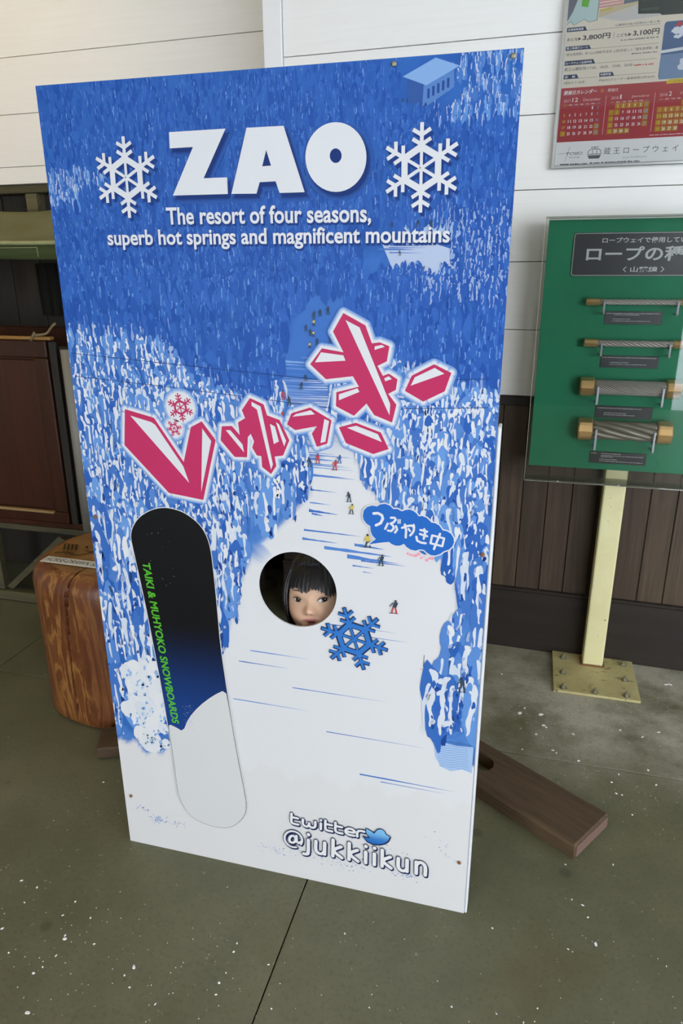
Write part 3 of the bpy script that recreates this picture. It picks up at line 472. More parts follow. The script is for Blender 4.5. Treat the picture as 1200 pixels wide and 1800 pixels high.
# specks where the print is scuffed at the bottom edge
for cx, cz, sx, sz, q in ((92, 92, 22, 12, 60), (60, 118, 20, 8, 16), (150, 95, 22, 10, 18), (420, 72, 40, 12, 26), (640, 70, 60, 18, 22), (760, 78, 40, 10, 26), (700, 150, 60, 16, 14), (560, 80, 60, 18, 16), (250, 130, 60, 14, 10), (830, 190, 30, 30, 10)):
    for i in range(q):
        x, z = rg.gauss(cx, sx*.6), rg.gauss(cz, sz*.6)
        if 4 < x < 896 and z > 6: st.poly([(x+rg.uniform(.6, 3)*cos(a), z+rg.uniform(.5, 2)*sin(a)) for a in (0, 1.1, 2.2, 3.3, 4.4, 5.4)], lerp(ink(64, 110, 196), ink(170, 190, 226), rg.random()), 2.2+i*.004)
o = st.build('printed_drifts', PRINT, board); o['kind'] = 'stuff'

# the forest of snowed-up trees
fo = Print(0.0); nt_ = 0
def blob(x, z, w, h, tilt, k, jag):
    pts = []
    for i in range(k):
        a = 2*pi*i/k+rg.uniform(-.2, .2); r = 1+rg.uniform(-jag, jag*.6)
        dx, dz = w*.5*r*cos(a), h*.5*r*sin(a); pts.append((x+dx+dz*tilt, z+dz))
    return pts
def chai(pts):
    o = []
    for (xa, za), (xb, zb_) in zip(pts, pts[1:]+pts[:1]): o += [(xa*.76+xb*.24, za*.76+zb_*.24), (xa*.24+xb*.76, za*.24+zb_*.76)]
    return o
def clipb(pts): return [(min(899.5, max(.5, x)), min(1799.5, max(.5, z))) for x, z in pts]
trees = []
def scatter(n, z0, z1, hfun):
    for _ in range(n):
        z = rg.uniform(z0, z1); x = rg.uniform(-5, 905); trees.append((z, x, hfun(z)*rg.uniform(.7, 1.3)))
scatter(4600, 1430, 1800, lambda z: 22+(1800-z)*.03)
scatter(1700, 1180, 1450, lambda z: 38+(1450-z)*.09)
scatter(900, 880, 1230, lambda z: 62+(1230-z)*.17)
scatter(330, 560, 920, lambda z: 120+(920-z)*.18)
scatter(110, 350, 600, lambda z: 130)
trees.sort(key=lambda t: -t[0])
for z, x, H in trees:
    xl, xr = interp(ART['runL'], z-H*.4), interp(ART['runR'], z-H*.4); Wd = H*rg.uniform(.26, .42)
    if z < 1425 and xl+Wd*.15 < x < xr-Wd*.15: continue
    if z-H*.5 < 312 or (x > 700 and z < 500): continue
    if 500 < z < 1000 and xl+4 < x < xr+10 and z-H*.5 < 720 and x > 340 and x < 800: continue
    if abs(x-497.5) < 93+Wd*.75 and abs(z-808.5) < 93+H*.62: continue
    if 640 < x < 800 and 1455 < z < 1545 and abs(z-1500) < 34: continue
    if 700 < x < 800 and z > 1725: continue
    yo = .00035+nt_*1.3e-7; nt_ += 1; lt = light(x, z)
    c = lerp(ink(32, 78, 164), ink(52, 102, 190), rg.random()) if lt < .5 else lerp(ink(40, 92, 180), ink(104, 152, 222), rg.random()**1.3)
    fo.poly(clipb(chai(blob(x, z, Wd, H, rg.uniform(-.1, .1), 10 if H < 70 else 15, .34))), c, 0, yo)
    hi = lerp(lerp(ink(64, 114, 198), ink(112, 153, 217), rg.random()**1.6), lerp(ink(198, 210, 231), ink(219, 222, 231), rg.random()), lt)
    # snow caught down the lit side: a ragged column of clods
    if lt > .2 or rg.random() < .62:
        q0 = 1 if lt < .3 or H < 40 else (1 if H < 70 else 2)
        for col_ in range(q0):
            xx = x-Wd*(.22-.42*col_+rg.uniform(-.12, .12)); zz = z+H*rg.uniform(.3, .5); ze = z-H*rg.uniform(.1, .5)*(1 if lt > .3 else .3); w = Wd*(rg.uniform(.10, .2) if lt < .3 else rg.uniform(.16, .32))*(1.0 if H < 90 else .62)
            lf, rt = [], []; step = max(3.2, H*.10)
            while zz > ze:
                g = rg.uniform(.25, 1.25); lf.append((xx-w*g*.6, zz)); rt.append((xx+w*g*rg.uniform(.2, .75), zz+rg.uniform(-.3, .3)*step)); xx += rg.uniform(-.30, .30)*w*1.5; zz -= step*rg.uniform(.6, 1.4)
                if rg.random() < (.10 if lt > .3 else .2) and len(lf) > 2:
                    fo.poly(clipb(chai(lf+rt[::-1])), hi, 0, yo+9e-7); lf, rt = [], []; zz -= step*rg.uniform(.2, 1.0)
            if len(lf) > 1: fo.poly(clipb(chai(lf+rt[::-1])), hi, 0, yo+9e-7)
    for q in range(rg.choice((0, 1)) if H < 60 else rg.choice((0, 1, 2)) if H < 100 else rg.randint(3, 7)):
        hc_ = hi if rg.random() < .4 and lt > .3 else lerp(c, hi, .45)
        fo.poly(clipb(blob(x+Wd*rg.uniform(-.4, .45), z+H*rg.uniform(-.45, .42), Wd*rg.uniform(.06, .2), H*rg.uniform(.04, .14), rg.uniform(-.5, .5), 6, .5) if H < 60 else chai(blob(x+Wd*rg.uniform(-.4, .45), z+H*rg.uniform(-.45, .42), Wd*rg.uniform(.06, .2), H*rg.uniform(.04, .14), rg.uniform(-.5, .5), 9, .5))), hc_, 0, yo+1.0e-6+q*1e-8)
    for q in range(rg.choice((0, 1, 1)) if H < 90 else rg.randint(3, 7)):
        dk = lerp(ink(24, 60, 138), ink(50, 100, 186), rg.random())
        fo.poly(clipb(blob(x+Wd*rg.uniform(-.2, .42), z+H*rg.uniform(-.4, .3), Wd*rg.uniform(.08, .22), H*rg.uniform(.05, .2), rg.uniform(-.3, .3), 7, .45) if H < 60 else chai(blob(x+Wd*rg.uniform(-.2, .42), z+H*rg.uniform(-.4, .3), Wd*rg.uniform(.08, .22), H*rg.uniform(.05, .2), rg.uniform(-.3, .3), 9, .5))), dk, 0, yo+1.1e-6+q*1e-8)
# large bright snow clumps at the lower left
for i in range(60):
    x, z = rg.gauss(104, 34), rg.uniform(330, 560)
    if not 30 < x < 168 or x < 30+(560-z)*.05: continue
    yo = .0015+i*8e-7; h = rg.uniform(26, 60)
    fo.poly(clipb(blob(x, z, h*.8, h, 0, 11, .16)), lerp(ink(206, 214, 230), ink(220, 223, 231), rg.random()), 0, yo)
    for q in range(3): fo.poly(clipb(blob(x+h*rg.uniform(.0, .35), z+h*rg.uniform(-.35, .1), h*.18, h*rg.uniform(.15, .4), .2, 7, .3)), lerp(ink(120, 164, 228), ink(176, 200, 234), rg.random()), 0, yo+3e-7)
for i in range(26): fo.poly(blob(rg.gauss(104, 22), rg.gauss(346, 10), rg.uniform(2, 7), rg.uniform(2, 8), 0, 6, .5), ink(92, 124, 136), 0, .0016)
o = fo.build('printed_forest', PRINT, board); o['kind'] = 'stuff'

# skiers, lift cables
def skier(x, z, h, top, leg, lean=0.0):
    sk = Print(-.0018)
    sk.disc(x+lean*h, z+h*.92, h*.085, ink(60, 62, 74), 3, 8)
    sk.poly([(x-h*.13, z+h*.45), (x+h*.13, z+h*.45), (x+h*.17+lean*h, z+h*.82), (x-h*.12+lean*h, z+h*.84)], top, 2.4)
    for d in (-.14, .12): sk.stroke([(x+d*h*.4, z+h*.48), (x+d*h, z+h*.24), (x+d*1.2*h, z+h*.02)], h*.1, leg, 2+abs(d))
    sk.stroke([(x-h*.12, z+h*.75), (x-h*.3, z+h*.5)], h*.06, top, 2.2); sk.stroke([(x-h*.34, z-h*.01), (x+h*.24, z+h*.03)], h*.045, ink(88, 96, 116), 2.1)
    sk.build('printed_skier', PRINT, board)
DKC, RED_, YEL, BLU = ink(56, 74, 92), ink(186, 66, 78), ink(206, 186, 84), ink(60, 96, 170)
for px in ART['skiers']: skier(px[0], px[1], px[2], *[(DKC, DKC), (RED_, RED_), (BLU, BLU), (YEL, DKC), (DKC, RED_)][px[3]], lean=px[4])
sk = Print(-.0018)
for za, zb_ in ((1303, 1275), (1255, 1222)):
    sk.stroke([(8, za), (240, za-16), (600, zb_-12), (880, zb_+4)], 1.3, ink(38, 66, 130), 1, False)
sk.build('printed_lift_cables', PRINT, board)

# lettering
WH = ink(216, 220, 231)
ti = Print(-.0020)
SH = (0.012, .05, .19, 1)
def shadow(pts, d=(5, -7), w=8):
    q = [(x+d[0], z+d[1]) for x, z in pts]; ti.halo(q, 0, w, ink(22, 52, 122), ink(44, 90, 172), .1); ti.poly(q, ink(20, 50, 118), .5)
for k in 'ZAO': shadow(ART[k])
ti.poly(ART['Z'], WH, 2)
a = ART['A']; h = ART['Ah']
ti.poly([a[1], a[2], h[0]], WH, 2); ti.poly([a[1], h[0], h[2], a[6], a[7], a[0]], WH, 2); ti.poly([a[2], a[3], a[4], a[5], h[1], h[0]], WH, 2); ti.poly([h[2], h[1], a[5], a[6]], WH, 2)
m = len(ART['O']); ti.add(ART['O']+ART['Oh'], [(k, (k+1) % m, m+(k+1) % m, m+k) for k in range(m)], WH, 2)
o = ti.build('title_lettering', PRINT, board); o['label'] = 'large white letters ZAO'
sl = Print(-.0022)
for body, x, z, w, h in (('The resort of four seasons,', 254, 1546, 401, 36), ('superb hot springs and magnificent mountains', 122, 1507, 674, 37)):
    sl.text(body, x+2, z-4, w, h, ink(26, 58, 132), 0, .03, -.007 if x > 200 else -.004)
    sl.text(body, x, z, w, h, WH, 1.5, .022, -.007 if x > 200 else -.004)
sl.build('slogan_lettering', PRINT, board)['label'] = 'two lines of white slogan lettering'
for c, t, kind in ART['flakes']:
    f = Print(-.0023)
    if kind == 'w':
        f.flake((c[0]+4, c[1]-6), (t[0]+4, t[1]-6), ink(26, 58, 132), 0); f.flake(c, t, WH, 3)
        f.build('snowflake_mark', PRINT, board)['label'] = 'printed white snowflake'
    elif kind == 'b':
        f.flake(c, ((t[0]-c[0])*1.03+c[0], (t[1]-c[1])*1.03+c[1]), ink(34, 52, 98), 0, 1.35); f.flake(c, t, ink(52, 116, 200), 3, .9)
        f.build('snowflake_mark', PRINT, board)['label'] = 'printed blue snowflake'
    else:
        rr = math.hypot(t[0]-c[0], t[1]-c[1]); ring = [(c[0]+rr*1.05*cos(q*.3142), c[1]+rr*1.05*sin(q*.3142)) for q in range(20)]
        f.halo(ring, .5, 9, WH, ink(110, 156, 222), 0); f.poly(ring, WH, .5); f.flake(c, t, ink(186, 52, 102), 3)
        f.build('snowflake_mark', PRINT, board)['label'] = 'small pink snowflake'
pk = Print(-.0027)
for pts in ART['pink']:
    pk.halo(pts, 4.5, 11, WH, ink(104, 150, 220), 0)
for pts in ART['pink']: pk.poly(pts, ink(188, 48, 100), 2)
for pts in ART['pinkw']: pk.poly(pts, WH, 4)
pk.build('headline_lettering', PRINT, board)['label'] = 'pink crystal-shaped kana lettering with white facets'
bb = Print(-.0026); bb.outline(ART['bubble'], 5, WH, 0); bb.poly(ART['bubble'], ink(40, 104, 196), 2)
for pts, w in ART['bubs']: bb.stroke(pts, w, WH, 4)
bb.build('speech_bubble', PRINT, board)['label'] = 'blue cloud bubble with white writing'
# snowboard
sb = Print(-.0026); B_ = chai(chai(ART['board_sb'])); sb.outline(B_, 6, WH, 0); sb.outline(B_, 2.4, ink(34, 36, 46), 2)
import itertools
def sbcol(x, z):
    t = smooth(640, 460, z) if False else max(0, min(1, (700-z)/300)); t = t*t*(3-2*t)
    c = lerp(ink(18, 18, 20), ink(26, 62, 132), t); return c
def clipz(poly, z, keep_above):
    o = []
    for (xa, za), (xb, zb_) in zip(poly, poly[1:]+poly[:1]):
        ia, ib = (za >= z) == keep_above, (zb_ >= z) == keep_above
        if ia: o.append((xa, za))
        if ia != ib: t = (z-za)/(zb_-za); o.append((xa+(xb-xa)*t, z))
    return o
z1 = max(p[1] for p in B_); z = min(p[1] for p in B_)
while z < z1:
    q = clipz(clipz(B_, z, True), z+12, False)
    if len(q) > 2: sb.add(q, [tuple(range(len(q)))], [sbcol(*p) for p in q], 3)
    z += 12
sb.poly(chai(ART['sb_snow']), ink(206, 209, 216), 4)
for q in range(70):
    x, z = rg.uniform(196, 225), rg.uniform(392, 470)
    sb.disc(x, z, rg.uniform(.4, 1), ink(150, 176, 222), 4.5, 6)
for q in range(14): sb.disc(rg.uniform(125, 215), rg.uniform(760, 950), rg.uniform(.5, 1.1), ink(170, 172, 180), 4.5, 6)
t0, t1, t2, t3 = ART['sbtext']; ang = math.atan2(t2[1]-t0[1], t2[0]-t0[0])
sb.text('TAIKI & MUHYOKO SNOWBOARDS', t0[0], t0[1], math.hypot(t2[0]-t0[0], t2[1]-t0[1]), 20, ink(82, 176, 50), 5, .028, 0, .12, ang)
sb.build('snowboard_print', PRINT, board)['label'] = 'printed black and blue snowboard with green lettering'
# account name and bird mark
tw = Print(-.0027); NV = ink(34, 46, 86)
for key in ('tw', 'juk', 'at'):
    for pts, w in ART[key]:
        tw.stroke(pts, w*1.25+3.4, NV, 0); tw.stroke([(x+1.8, z-3) for x, z in pts], w*1.25+3.4, NV, .3)
for key in ('tw', 'juk', 'at'):
    for pts, w in ART[key]: tw.stroke(pts, w*1.25, ink(222, 224, 232), 3)
bd = ART['bird']; tw.outline(bd, 4, NV, 3.6); zmid = sum(p[1] for p in bd)/len(bd)
tw.outline([(x+1, z-2) for x, z in bd], 4, NV, 3.5); tw.add(bd, [tuple(range(len(bd)))], [lerp(ink(36, 104, 190), ink(128, 190, 236), max(0, min(1, (z-zmid+12)/24))) for x, z in bd], 4.2)
tw.build('account_lettering', PRINT, board)['label'] = 'white rounded account lettering with blue bird mark'
for x, z in ART['screws']:
    bm = bmesh.new(); lathe(bm, [(.0045, -.0027), (.0042, -.0042), (.002, -.0048)], 12, (x*.001, 0, z*.001), 'Y'); obj('screw', bm, BOLT if z > 1700 else RUST, board, True)

# ------------------------------------------------------------------ rope display on its post
CX = .82
ds = thing('rope_display', 'green wire rope display under an acrylic cover on a cream steel post', 'display stand', (CX, 1.24, 0))
bm = bmesh.new(); bx(bm, -.0375, .0375, 0, .06, .012, 1.5, .006, 2); obj('post', bm, CREAM, ds)
bp_ = ob1('base_plate', PLATE, ds, box=(-.148, .152, -.207, .09, .001, .011), bev=.0015)
for x, y in ((-.108, .034), (-.111, -.081), (-.113, -.187), (-.003, -.191), (.105, -.186), (.110, -.079), (.115, .035)):
    bm = bmesh.new(); lathe(bm, [(.0135, .011), (.0135, .0135)], 16, (x, y, 0)); lathe(bm, [(.0095, .0135), (.0095, .0215), (.008, .0225)], 6, (x, y, 0)); lathe(bm, [(.005, .0225), (.005, .029), (.004, .030)], 10, (x, y, 0)); obj('bolt', bm, BOLT, bp_)
bm = bmesh.new(); tube(bm, [(-.041, -.004, .0125), (.041, -.004, .0125)], .004, 6); tube(bm, [(.041, -.004, .0125), (.041, .062, .0125)], .004, 6); tube(bm, [(-.041, -.004, .0125), (-.041, .062, .0125)], .004, 6); obj('weld', bm, RUST, bp_)
PX0, PX1, PZ0, PZ1 = -.303, .303, .80, 1.618
ob1('back_panel', GREEN, ds, box=(PX0, PX1, -.012, -.001, PZ0, PZ1), bev=.001)
cv = [('cover_front', ACR, (PX0-.011, PX1+.011, -.078, -.074, PZ0-.038, PZ1+.006)), ('cover_side', ACR, (PX0-.011, PX0-.007, -.0735, -.001, PZ0-.038, PZ1+.006)), ('cover_side', ACR, (PX1+.007, PX1+.011, -.0735, -.001, PZ0-.038, PZ1+.006)),
      ('cover_top', ACR, (PX0-.0065, PX1+.0065, -.0735, -.001, PZ1+.002, PZ1+.006)), ('cover_bottom', ACRD, (PX0-.0065, PX1+.0065, -.0735, -.001, PZ0-.038, PZ0-.034))]
for nme, m_, b in cv: ob1(nme, m_, ds, box=b)
for x in (-.2, .0): ob1('cover_clip', PIN, ds, box=(x-.004, x+.004, -.081, -.0785, PZ0-.038, PZ0-.033), bev=.001)
EDGE = mat('polished_acrylic_edge', srgb(196, 200, 176), .3)
bm = bmesh.new(); bx(bm, PX0-.0116, PX0-.0108, -.0782, -.0738, PZ0-.038, PZ1+.006); bx(bm, PX0-.0108, PX1+.0108, -.0782, -.0738, PZ0-.0388, PZ0-.0381); bx(bm, PX0-.0108, PX1+.0108, -.0782, -.0738, PZ1+.0061, PZ1+.0068); obj('cover_edge', bm, EDGE, ds)
# title plaque
def rrect(x0, x1, z0, z1, r, n=6):
    o = []
    for cx, cz, a0 in ((x1-r, z1-r, 0), (x0+r, z1-r, 90), (x0+r, z0+r, 180), (x1-r, z0+r, 270)):
        o += [(cx+r*cos(R(a0+90*k/n)), cz+r*sin(R(a0+90*k/n))) for k in range(n+1)]
    return o
bm = bmesh.new(); extr(bm, rrect(-.222, .222, 1.446, 1.578, .008), -.016, -.0122); pq = obj('title_plaque', bm, BLACKP, ds)
pr = Print(-.0161); PW = srgb(206, 208, 208)
pr.outline([(x*1000, z*1000) for x, z in rrect(-.2195, .2195, 1.4485, 1.5755, .0075)], 1.5, PW, 0)
pr.text('ロープウェイで使用している', 686-820, 1546, 269, 17, PW, 2, .018); pr.text('ロープの種類', 641-820, 1491, 356, 45, PW, 2, .022)
pr.text('〈 山麓線 〉', 757-820, 1458, 124, 17, PW, 2, .018); pr.build('plaque_lettering', PRINT, pq)['label'] = 'white kana and kanji lettering'
# four rope samples
def rope(zc, rad, ns, x0, x1, turns, capr, capl, both=True, dark=False, seg=40):
    r0 = bmesh.new(); tube(r0, [(x0, -.046, zc), (x1, -.046, zc)], rad*.62, 12)
    ro_ = obj('rope_sample', r0, DSTEEL, ds, True)
    sr = rad*min(.36, 2.2/ns); rr = rad-sr
    for s in range(ns):
        bm = bmesh.new(); pts = []
        for i in range(seg+1):
            t = i/seg; a = 2*pi*(s/ns+turns*t); pts.append((x0+(x1-x0)*t, -.046-rr*sin(a), zc+rr*cos(a)))
        tube(bm, pts, sr, 8); obj('strand', bm, DSTEEL if dark else STEEL, ro_, True)
    for x, sg in ((x0, -1),)+(((x1, 1),) if both else ((x1, 1),)):
        bm = bmesh.new(); lathe(bm, [(capr*.93, -.002), (capr, .002), (capr, capl-.003), (capr*.9, capl)], 8, (x-(capl if sg < 0 else 0), -.046, zc), 'X'); obj('end_cap', bm, BRASS, ro_)
    for x in (x0+.012, x1-.012):
        bm = bmesh.new(); y1 = -.046-rad-.004
        bx(bm, x-.0035, x+.0035, y1-.004, y1, zc-rad-.030, zc+rad*.25, .001); bx(bm, x-.0035, x+.0035, y1-.004, -.0122, zc-rad-.030, zc-rad-.026, .0005); bx(bm, x-.0035, x+.0035, y1-.002, -.0122, zc-rad-.004, zc-rad, .0005); obj('bracket', bm, PIN, ro_)
rope(1.367, .0092, 6, -.122, .122, .0+2.6, .0115, .042)
rope(1.237, .0112, 6, -.116, .116, 2.2, .0140, .042)
rope(1.093, .0250, 22, -.113, .113, .85, .0325, .043, seg=24)
rope(.948, .0330, 7, -.104, .104, .40, .0400, .044, dark=True, seg=24)
for zt, zb2, x0, x1, lines in ((1.337, 1.296, -.101, .075, ((.8, .02, .95), (.7, .16, .6), (.38, .14, .45), (.22, .14, .8))), (1.195, 1.155, -.099, .083, ((.8, .02, .95), (.4, .16, .5), (.25, .16, .8))),
                               (1.026, .984, -.098, .085, ((.78, .04, .82), (.4, .16, .55), (.25, .16, .7))), (.865, .823, -.099, .086, ((.82, .02, .12), (.82, .2, .55), (.66, .2, .95), (.54, .2, .42), (.34, .18, .5), (.18, .18, .95)))):
    pl = ob1('caption_plaque', BLACKP, ds, box=(x0, x1, -.0150, -.0122, zb2, zt), bev=.0006)
    p2 = Print(-.0151); H = (zt-zb2)*1000
    for i, (f, a, b) in enumerate(lines): p2.dashes((x0+(x1-x0)*a)*1000, (x0+(x1-x0)*b)*1000, zb2*1000+f*H, 2.3, srgb(196, 198, 198), 0, i+int(zt*100))
    p2.build('caption_lettering', PRINT, pl)

# ------------------------------------------------------------------ framed ropeway poster on the wall
po = thing('framed_poster', 'aluminium framed ropeway poster with fares and red calendar, on the white wall', 'poster', (WX, WY, 0), WR)
S0, S1, T0, T1 = -.231, .502, 1.777, 2.83
bm = bmesh.new()
for b in ((S0, S0+.010, T0, T1), (S1-.010, S1, T0, T1), (S0+.010, S1-.010, T0, T0+.010), (S0+.010, S1-.010, T1-.010, T1)): bx(bm, b[0], b[1], -.034, -.0125, b[2], b[3], .002)
obj('frame', bm, ALU, po); ob1('sheet', PAPER, po, box=(S0+.0095, S1-.0095, -.022, -.0128, T0+.0095, T1-.0095))
pp = Print(-.0222, .00006); BE = srgb(228, 218, 202); NVY = srgb(48, 62, 96); TX = srgb(74, 74, 80); RD = srgb(176, 62, 72); W_ = srgb(240, 240, 242); YE = srgb(214, 186, 50); LB = srgb(120, 160, 224)
pp.rect(-220, 2009, 491, 2820, BE, 0)
pp.poly([(-220, 2820), (-220, 2182), (-209, 2190), (-199, 2179), (-170, 2193), (-156, 2184), (-133, 2187), (-131, 2290), (-60, 2420), (-60, 2820)], srgb(190, 212, 212), 1)
pp.outline([(-220, 2182), (-209, 2190), (-199, 2179), (-170, 2193), (-156, 2184), (-133, 2187), (-131, 2290), (-131, 2187), (-156, 2184), (-170, 2193), (-199, 2179), (-209, 2190)], 1.2, srgb(120, 130, 128), 1.3)
pp.poly([(-220, 2300), (-220, 2190), (-205, 2215), (-188, 2260), (-180, 2300)], srgb(112, 116, 128), 1.6); pp.poly([(-181, 2227), (-162, 2223), (-156, 2260), (-181, 2262)], srgb(112, 184, 66), 1.8)
pp.poly([(-128, 2193), (-17, 2218), (-17, 2240), (-128, 2212)], srgb(204, 190, 160), 1.2); pp.poly([(-128, 2193), (-17, 2217), (120, 2195), (491, 2230), (491, 2180), (60, 2184), (-60, 2178)], srgb(206, 202, 200), 1.1)
for i in range(3): pp.poly([(-131, 2217+i*8), (-62, 2222+i*7), (-62, 2226+i*7), (-131, 2222+i*8)], srgb(214, 150, 156), 1.7)
pp.poly([(-128, 2208), (-90, 2212), (-90, 2217), (-128, 2214)], srgb(206, 190, 86), 1.9); pp.poly([(-60, 2222), (-18, 2226), (-18, 2290), (-60, 2290)], srgb(108, 118, 134), 1.5)
pp.poly([(-19, 2300), (-19, 2222), (-16, 2193), (45, 2189), (52, 2184), (200, 2181), (491, 2190), (491, 2300)], srgb(48, 62, 62), 2); pp.rect(-10, 2226, 480, 2232, srgb(86, 100, 98), 2.4); pp.rect(-10, 2200, 40, 2206, srgb(70, 82, 80), 2.4)
for x0, x1, z0, z1, t in ((-218, -158, 2162, 2173.5, '往復乗車運賃'), (-217, -141, 2112, 2123, '雪上車運行コース'), (-216.5, -125, 2071.5, 2084, 'ロープウェイ出発時間'), (-216, -170, 2034.3, 2046, '定　員'), (-109.5, -65, 2034, 2045.3, '所要時間')):
    pp.poly([(x0, z0), (x1, z0), (x1-7, z1), (x0, z1)], NVY, 2); pp.text(t, x0+3, z0+2.6, x1-x0-14, 6.4, W_, 4, .01)
for x0, x1, z in ((-158, 50, 2162), (-141, 52, 2111.7), (-125, 52, 2071.6), (-170, -116, 2034), (-65, 53, 2034.3)): pp.rect(x0, z, x1, z+.9, srgb(120, 118, 118), 1.5)
pp.text('3,800円', -169, 2135, 80, 16, TX, 3, .026); pp.text('おとな▶', -215, 2137, 42, 9, TX, 3, .02); pp.text('3,100円', -24, 2135, 74, 16.5, TX, 3, .026); pp.text('こども▶', -70, 2137, 42, 9, TX, 3, .02); pp.rect(-79, 2135, -78, 2152, TX, 3)
pp.text('山麓線往復(2区間分)+雪上車', -78, 2165, 126, 7, srgb(110, 108, 112), 3, .004); pp.dashes(-58, 50, 2126.5, 3.6, srgb(140, 136, 136), 3, 1)
pp.text('「樹氷高原駅」発→(山頂線4号支柱 上部)折返し→「樹氷高原駅」着', -216, 2096, 268, 9, srgb(100, 98, 100), 3, .006); pp.dashes(-22, 51, 2088, 3.6, srgb(140, 136, 136), 3, 2)
pp.text('蔵王山麓駅発/17:00、18:00、19:00、20:00', -216, 2056, 200, 9.5, srgb(100, 98, 100), 3, .006); pp.dashes(-12, 44, 2056.5, 4.2, srgb(206, 92, 96), 3, 3)
pp.text('1便あたり120名', -214, 2019.5, 62, 8, srgb(100, 98, 100), 3, .004); pp.text('約60分(クルーザー乗車時間は約30分)', -109, 2019.5, 162, 8.5, srgb(100, 98, 100), 3, .006)
# picture of frosted trees on blue sky with a white arrow
pp.poly([(67, 2166), (491, 2166), (491, 2015), (65, 2015), (62, 2022), (62, 2160)], srgb(78, 106, 150), 2)
pp.poly([(62, 2080), (491, 2092), (491, 2015), (65, 2015)], srgb(120, 146, 182), 2.3)
for i in range(26):
    a = random.Random(i); x, z = 100+a.uniform(-18, 60), 2134+a.uniform(-12, 14); pp.poly([(x+a.uniform(5, 12)*cos(q*.9), z+a.uniform(3, 7)*sin(q*.9)) for q in range(7)], srgb(222, 226, 234), 3+i*.01)
for i in range(14):
    a = random.Random(50+i); x, z = 134+a.uniform(-14, 60), 2042+a.uniform(-22, 20); pp.poly([(x+a.uniform(6, 12)*cos(q*.9), z+a.uniform(6, 12)*sin(q*.9)) for q in range(7)], srgb(216, 220, 230), 3+i*.01)
pp.poly([(92, 2152), (112, 2153), (110, 2162), (100, 2164)], srgb(206, 72, 72), 3.5); pp.poly([(62, 2084.5), (123, 2089), (200, 2104), (200, 2111), (123, 2097), (62, 2092)], srgb(226, 228, 232), 4)
# calendars
pp.rect(-220, 1856, 491, 2009.5, RD, 2); pp.text('開催日カレンダー', -211, 1990, 98, 12, W_, 4, .012, 0, .2); pp.disc(-96, 1995.5, 5, srgb(190, 120, 50), 4); pp.text('開催日', -79, 1991, 29, 9, srgb(226, 200, 200), 4, .006)
pp.poly([(88, 2002), (240, 2002), (240, 2014), (95, 2014), (88, 2009)], YE, 4); pp.text('この日', 108, 2004, 30, 7, srgb(150, 110, 40), 5, .01)
for x0, yr, mo, en, first, days, gold in ((-209, '2017.', '12', 'December', 5, 31, {23, 24, 30, 31}), (-67, '2018.', '1', 'January', 1, 31, {1, 2, 3, 4, 5, 6, 7, 8, 13, 14, 20, 21, 27, 28, 29, 30, 31}), (73.5, '2018.', '2', 'February', 4, 28, set(range(1, 29))), (214, '2018.', '3', 'March', 4, 31, set(range(1, 12)))):
    pp.text(yr, x0, 1969, 23, 8, srgb(226, 190, 192), 4, .004); pp.text(mo, x0+26, 1969, 17 if len(mo) > 1 else 4 if mo == '1' else 7.5, 12, W_, 4, .008); pp.text(en, x0+59, 1969.5, 52, 8, srgb(226, 190, 192), 4, .004)
    for c in range(7): pp.text(('SUN', 'MON', 'TUE', 'WED', 'THU', 'FRI', 'SAT')[c], x0+c*16.7, 1959.5, 11, 3.4, (YE, W_, W_, W_, W_, W_, LB)[c], 4, .01)
    for d in range(1, days+1):
        i = d-1+first; c, r = i % 7, min(i//7, 4); x, z = x0+1+c*16.8, 1947-r*17.6+(0 if first != 4 else 0)
        if d == 31 and mo == '12': continue
        if d in gold: pp.rect(x-4, z-4, x+11, z+11, srgb(186, 138, 46), 3)
        pp.text(str(d), x+(0 if d > 9 else 2), z-1, 9 if d > 9 else 3.5, 8.4, YE if c == 0 or (mo == '1' and d in (1, 8)) else LB if c == 6 else W_, 4.5, .02)
    pp.rect(x0+126, 1873, x0+127.5, 1981, srgb(222, 172, 176), 4)
pp.dashes(58, 200, 1862, 3, srgb(226, 190, 192), 4, 8)
# foot of the poster: marks and names
GY = srgb(104, 108, 116)
pp.text('TOBU', -189, 1817, 50, 8, GY, 3, .0, 0, .2); pp.text('Group', -178, 1807, 33, 6, GY, 3, 0, 0, .2); pp.stroke([(-212, 1822), (-140, 1825)], .9, GY, 2, False); pp.stroke([(-190, 1800), (-178, 1842)], .9, GY, 2.2, False)
g0, g1 = -121, -80
pp.poly([(g0, 1814), (g1, 1814), (g1-5, 1804), (g0+5, 1804)], GY, 3); pp.outline([(g0, 1817), (g1, 1817), (g1-2, 1827), (g1-10, 1832), (g0+10, 1832), (g0+2, 1827)], 1.8, GY, 3); pp.stroke([(-107, 1817), (-107, 1832)], 1.6, GY, 3); pp.stroke([(-94, 1817), (-94, 1832)], 1.6, GY, 3)
pp.stroke([(-112, 1837), (-90, 1838)], 1.8, GY, 3); pp.stroke([(-101, 1832), (-101, 1838)], 1.8, GY, 3)
pp.text('蔵 王 ロ ー プ ウ ェ イ', -73, 1814, 219, 20, GY, 3, .0); pp.text('ZAO ROPEWAY', -15, 1801, 74, 5, srgb(170, 172, 178), 3)
pp.text('〒990-2301', 165, 1822, 70, 6, GY, 3) if False else pp.dashes(162, 300, 1806, 5, GY, 3, 4)
pp.dashes(-204, -120, 1788.5, 4, GY, 3, 5); pp.dashes(-112, 38, 1789.5, 4, GY, 3, 6)
pp.build('poster_print', PRINT, po)
ob1('glazing', GLASS, po, box=(S0+.0095, S1-.0095, -.0262, -.0242, T0+.0095, T1-.0095))

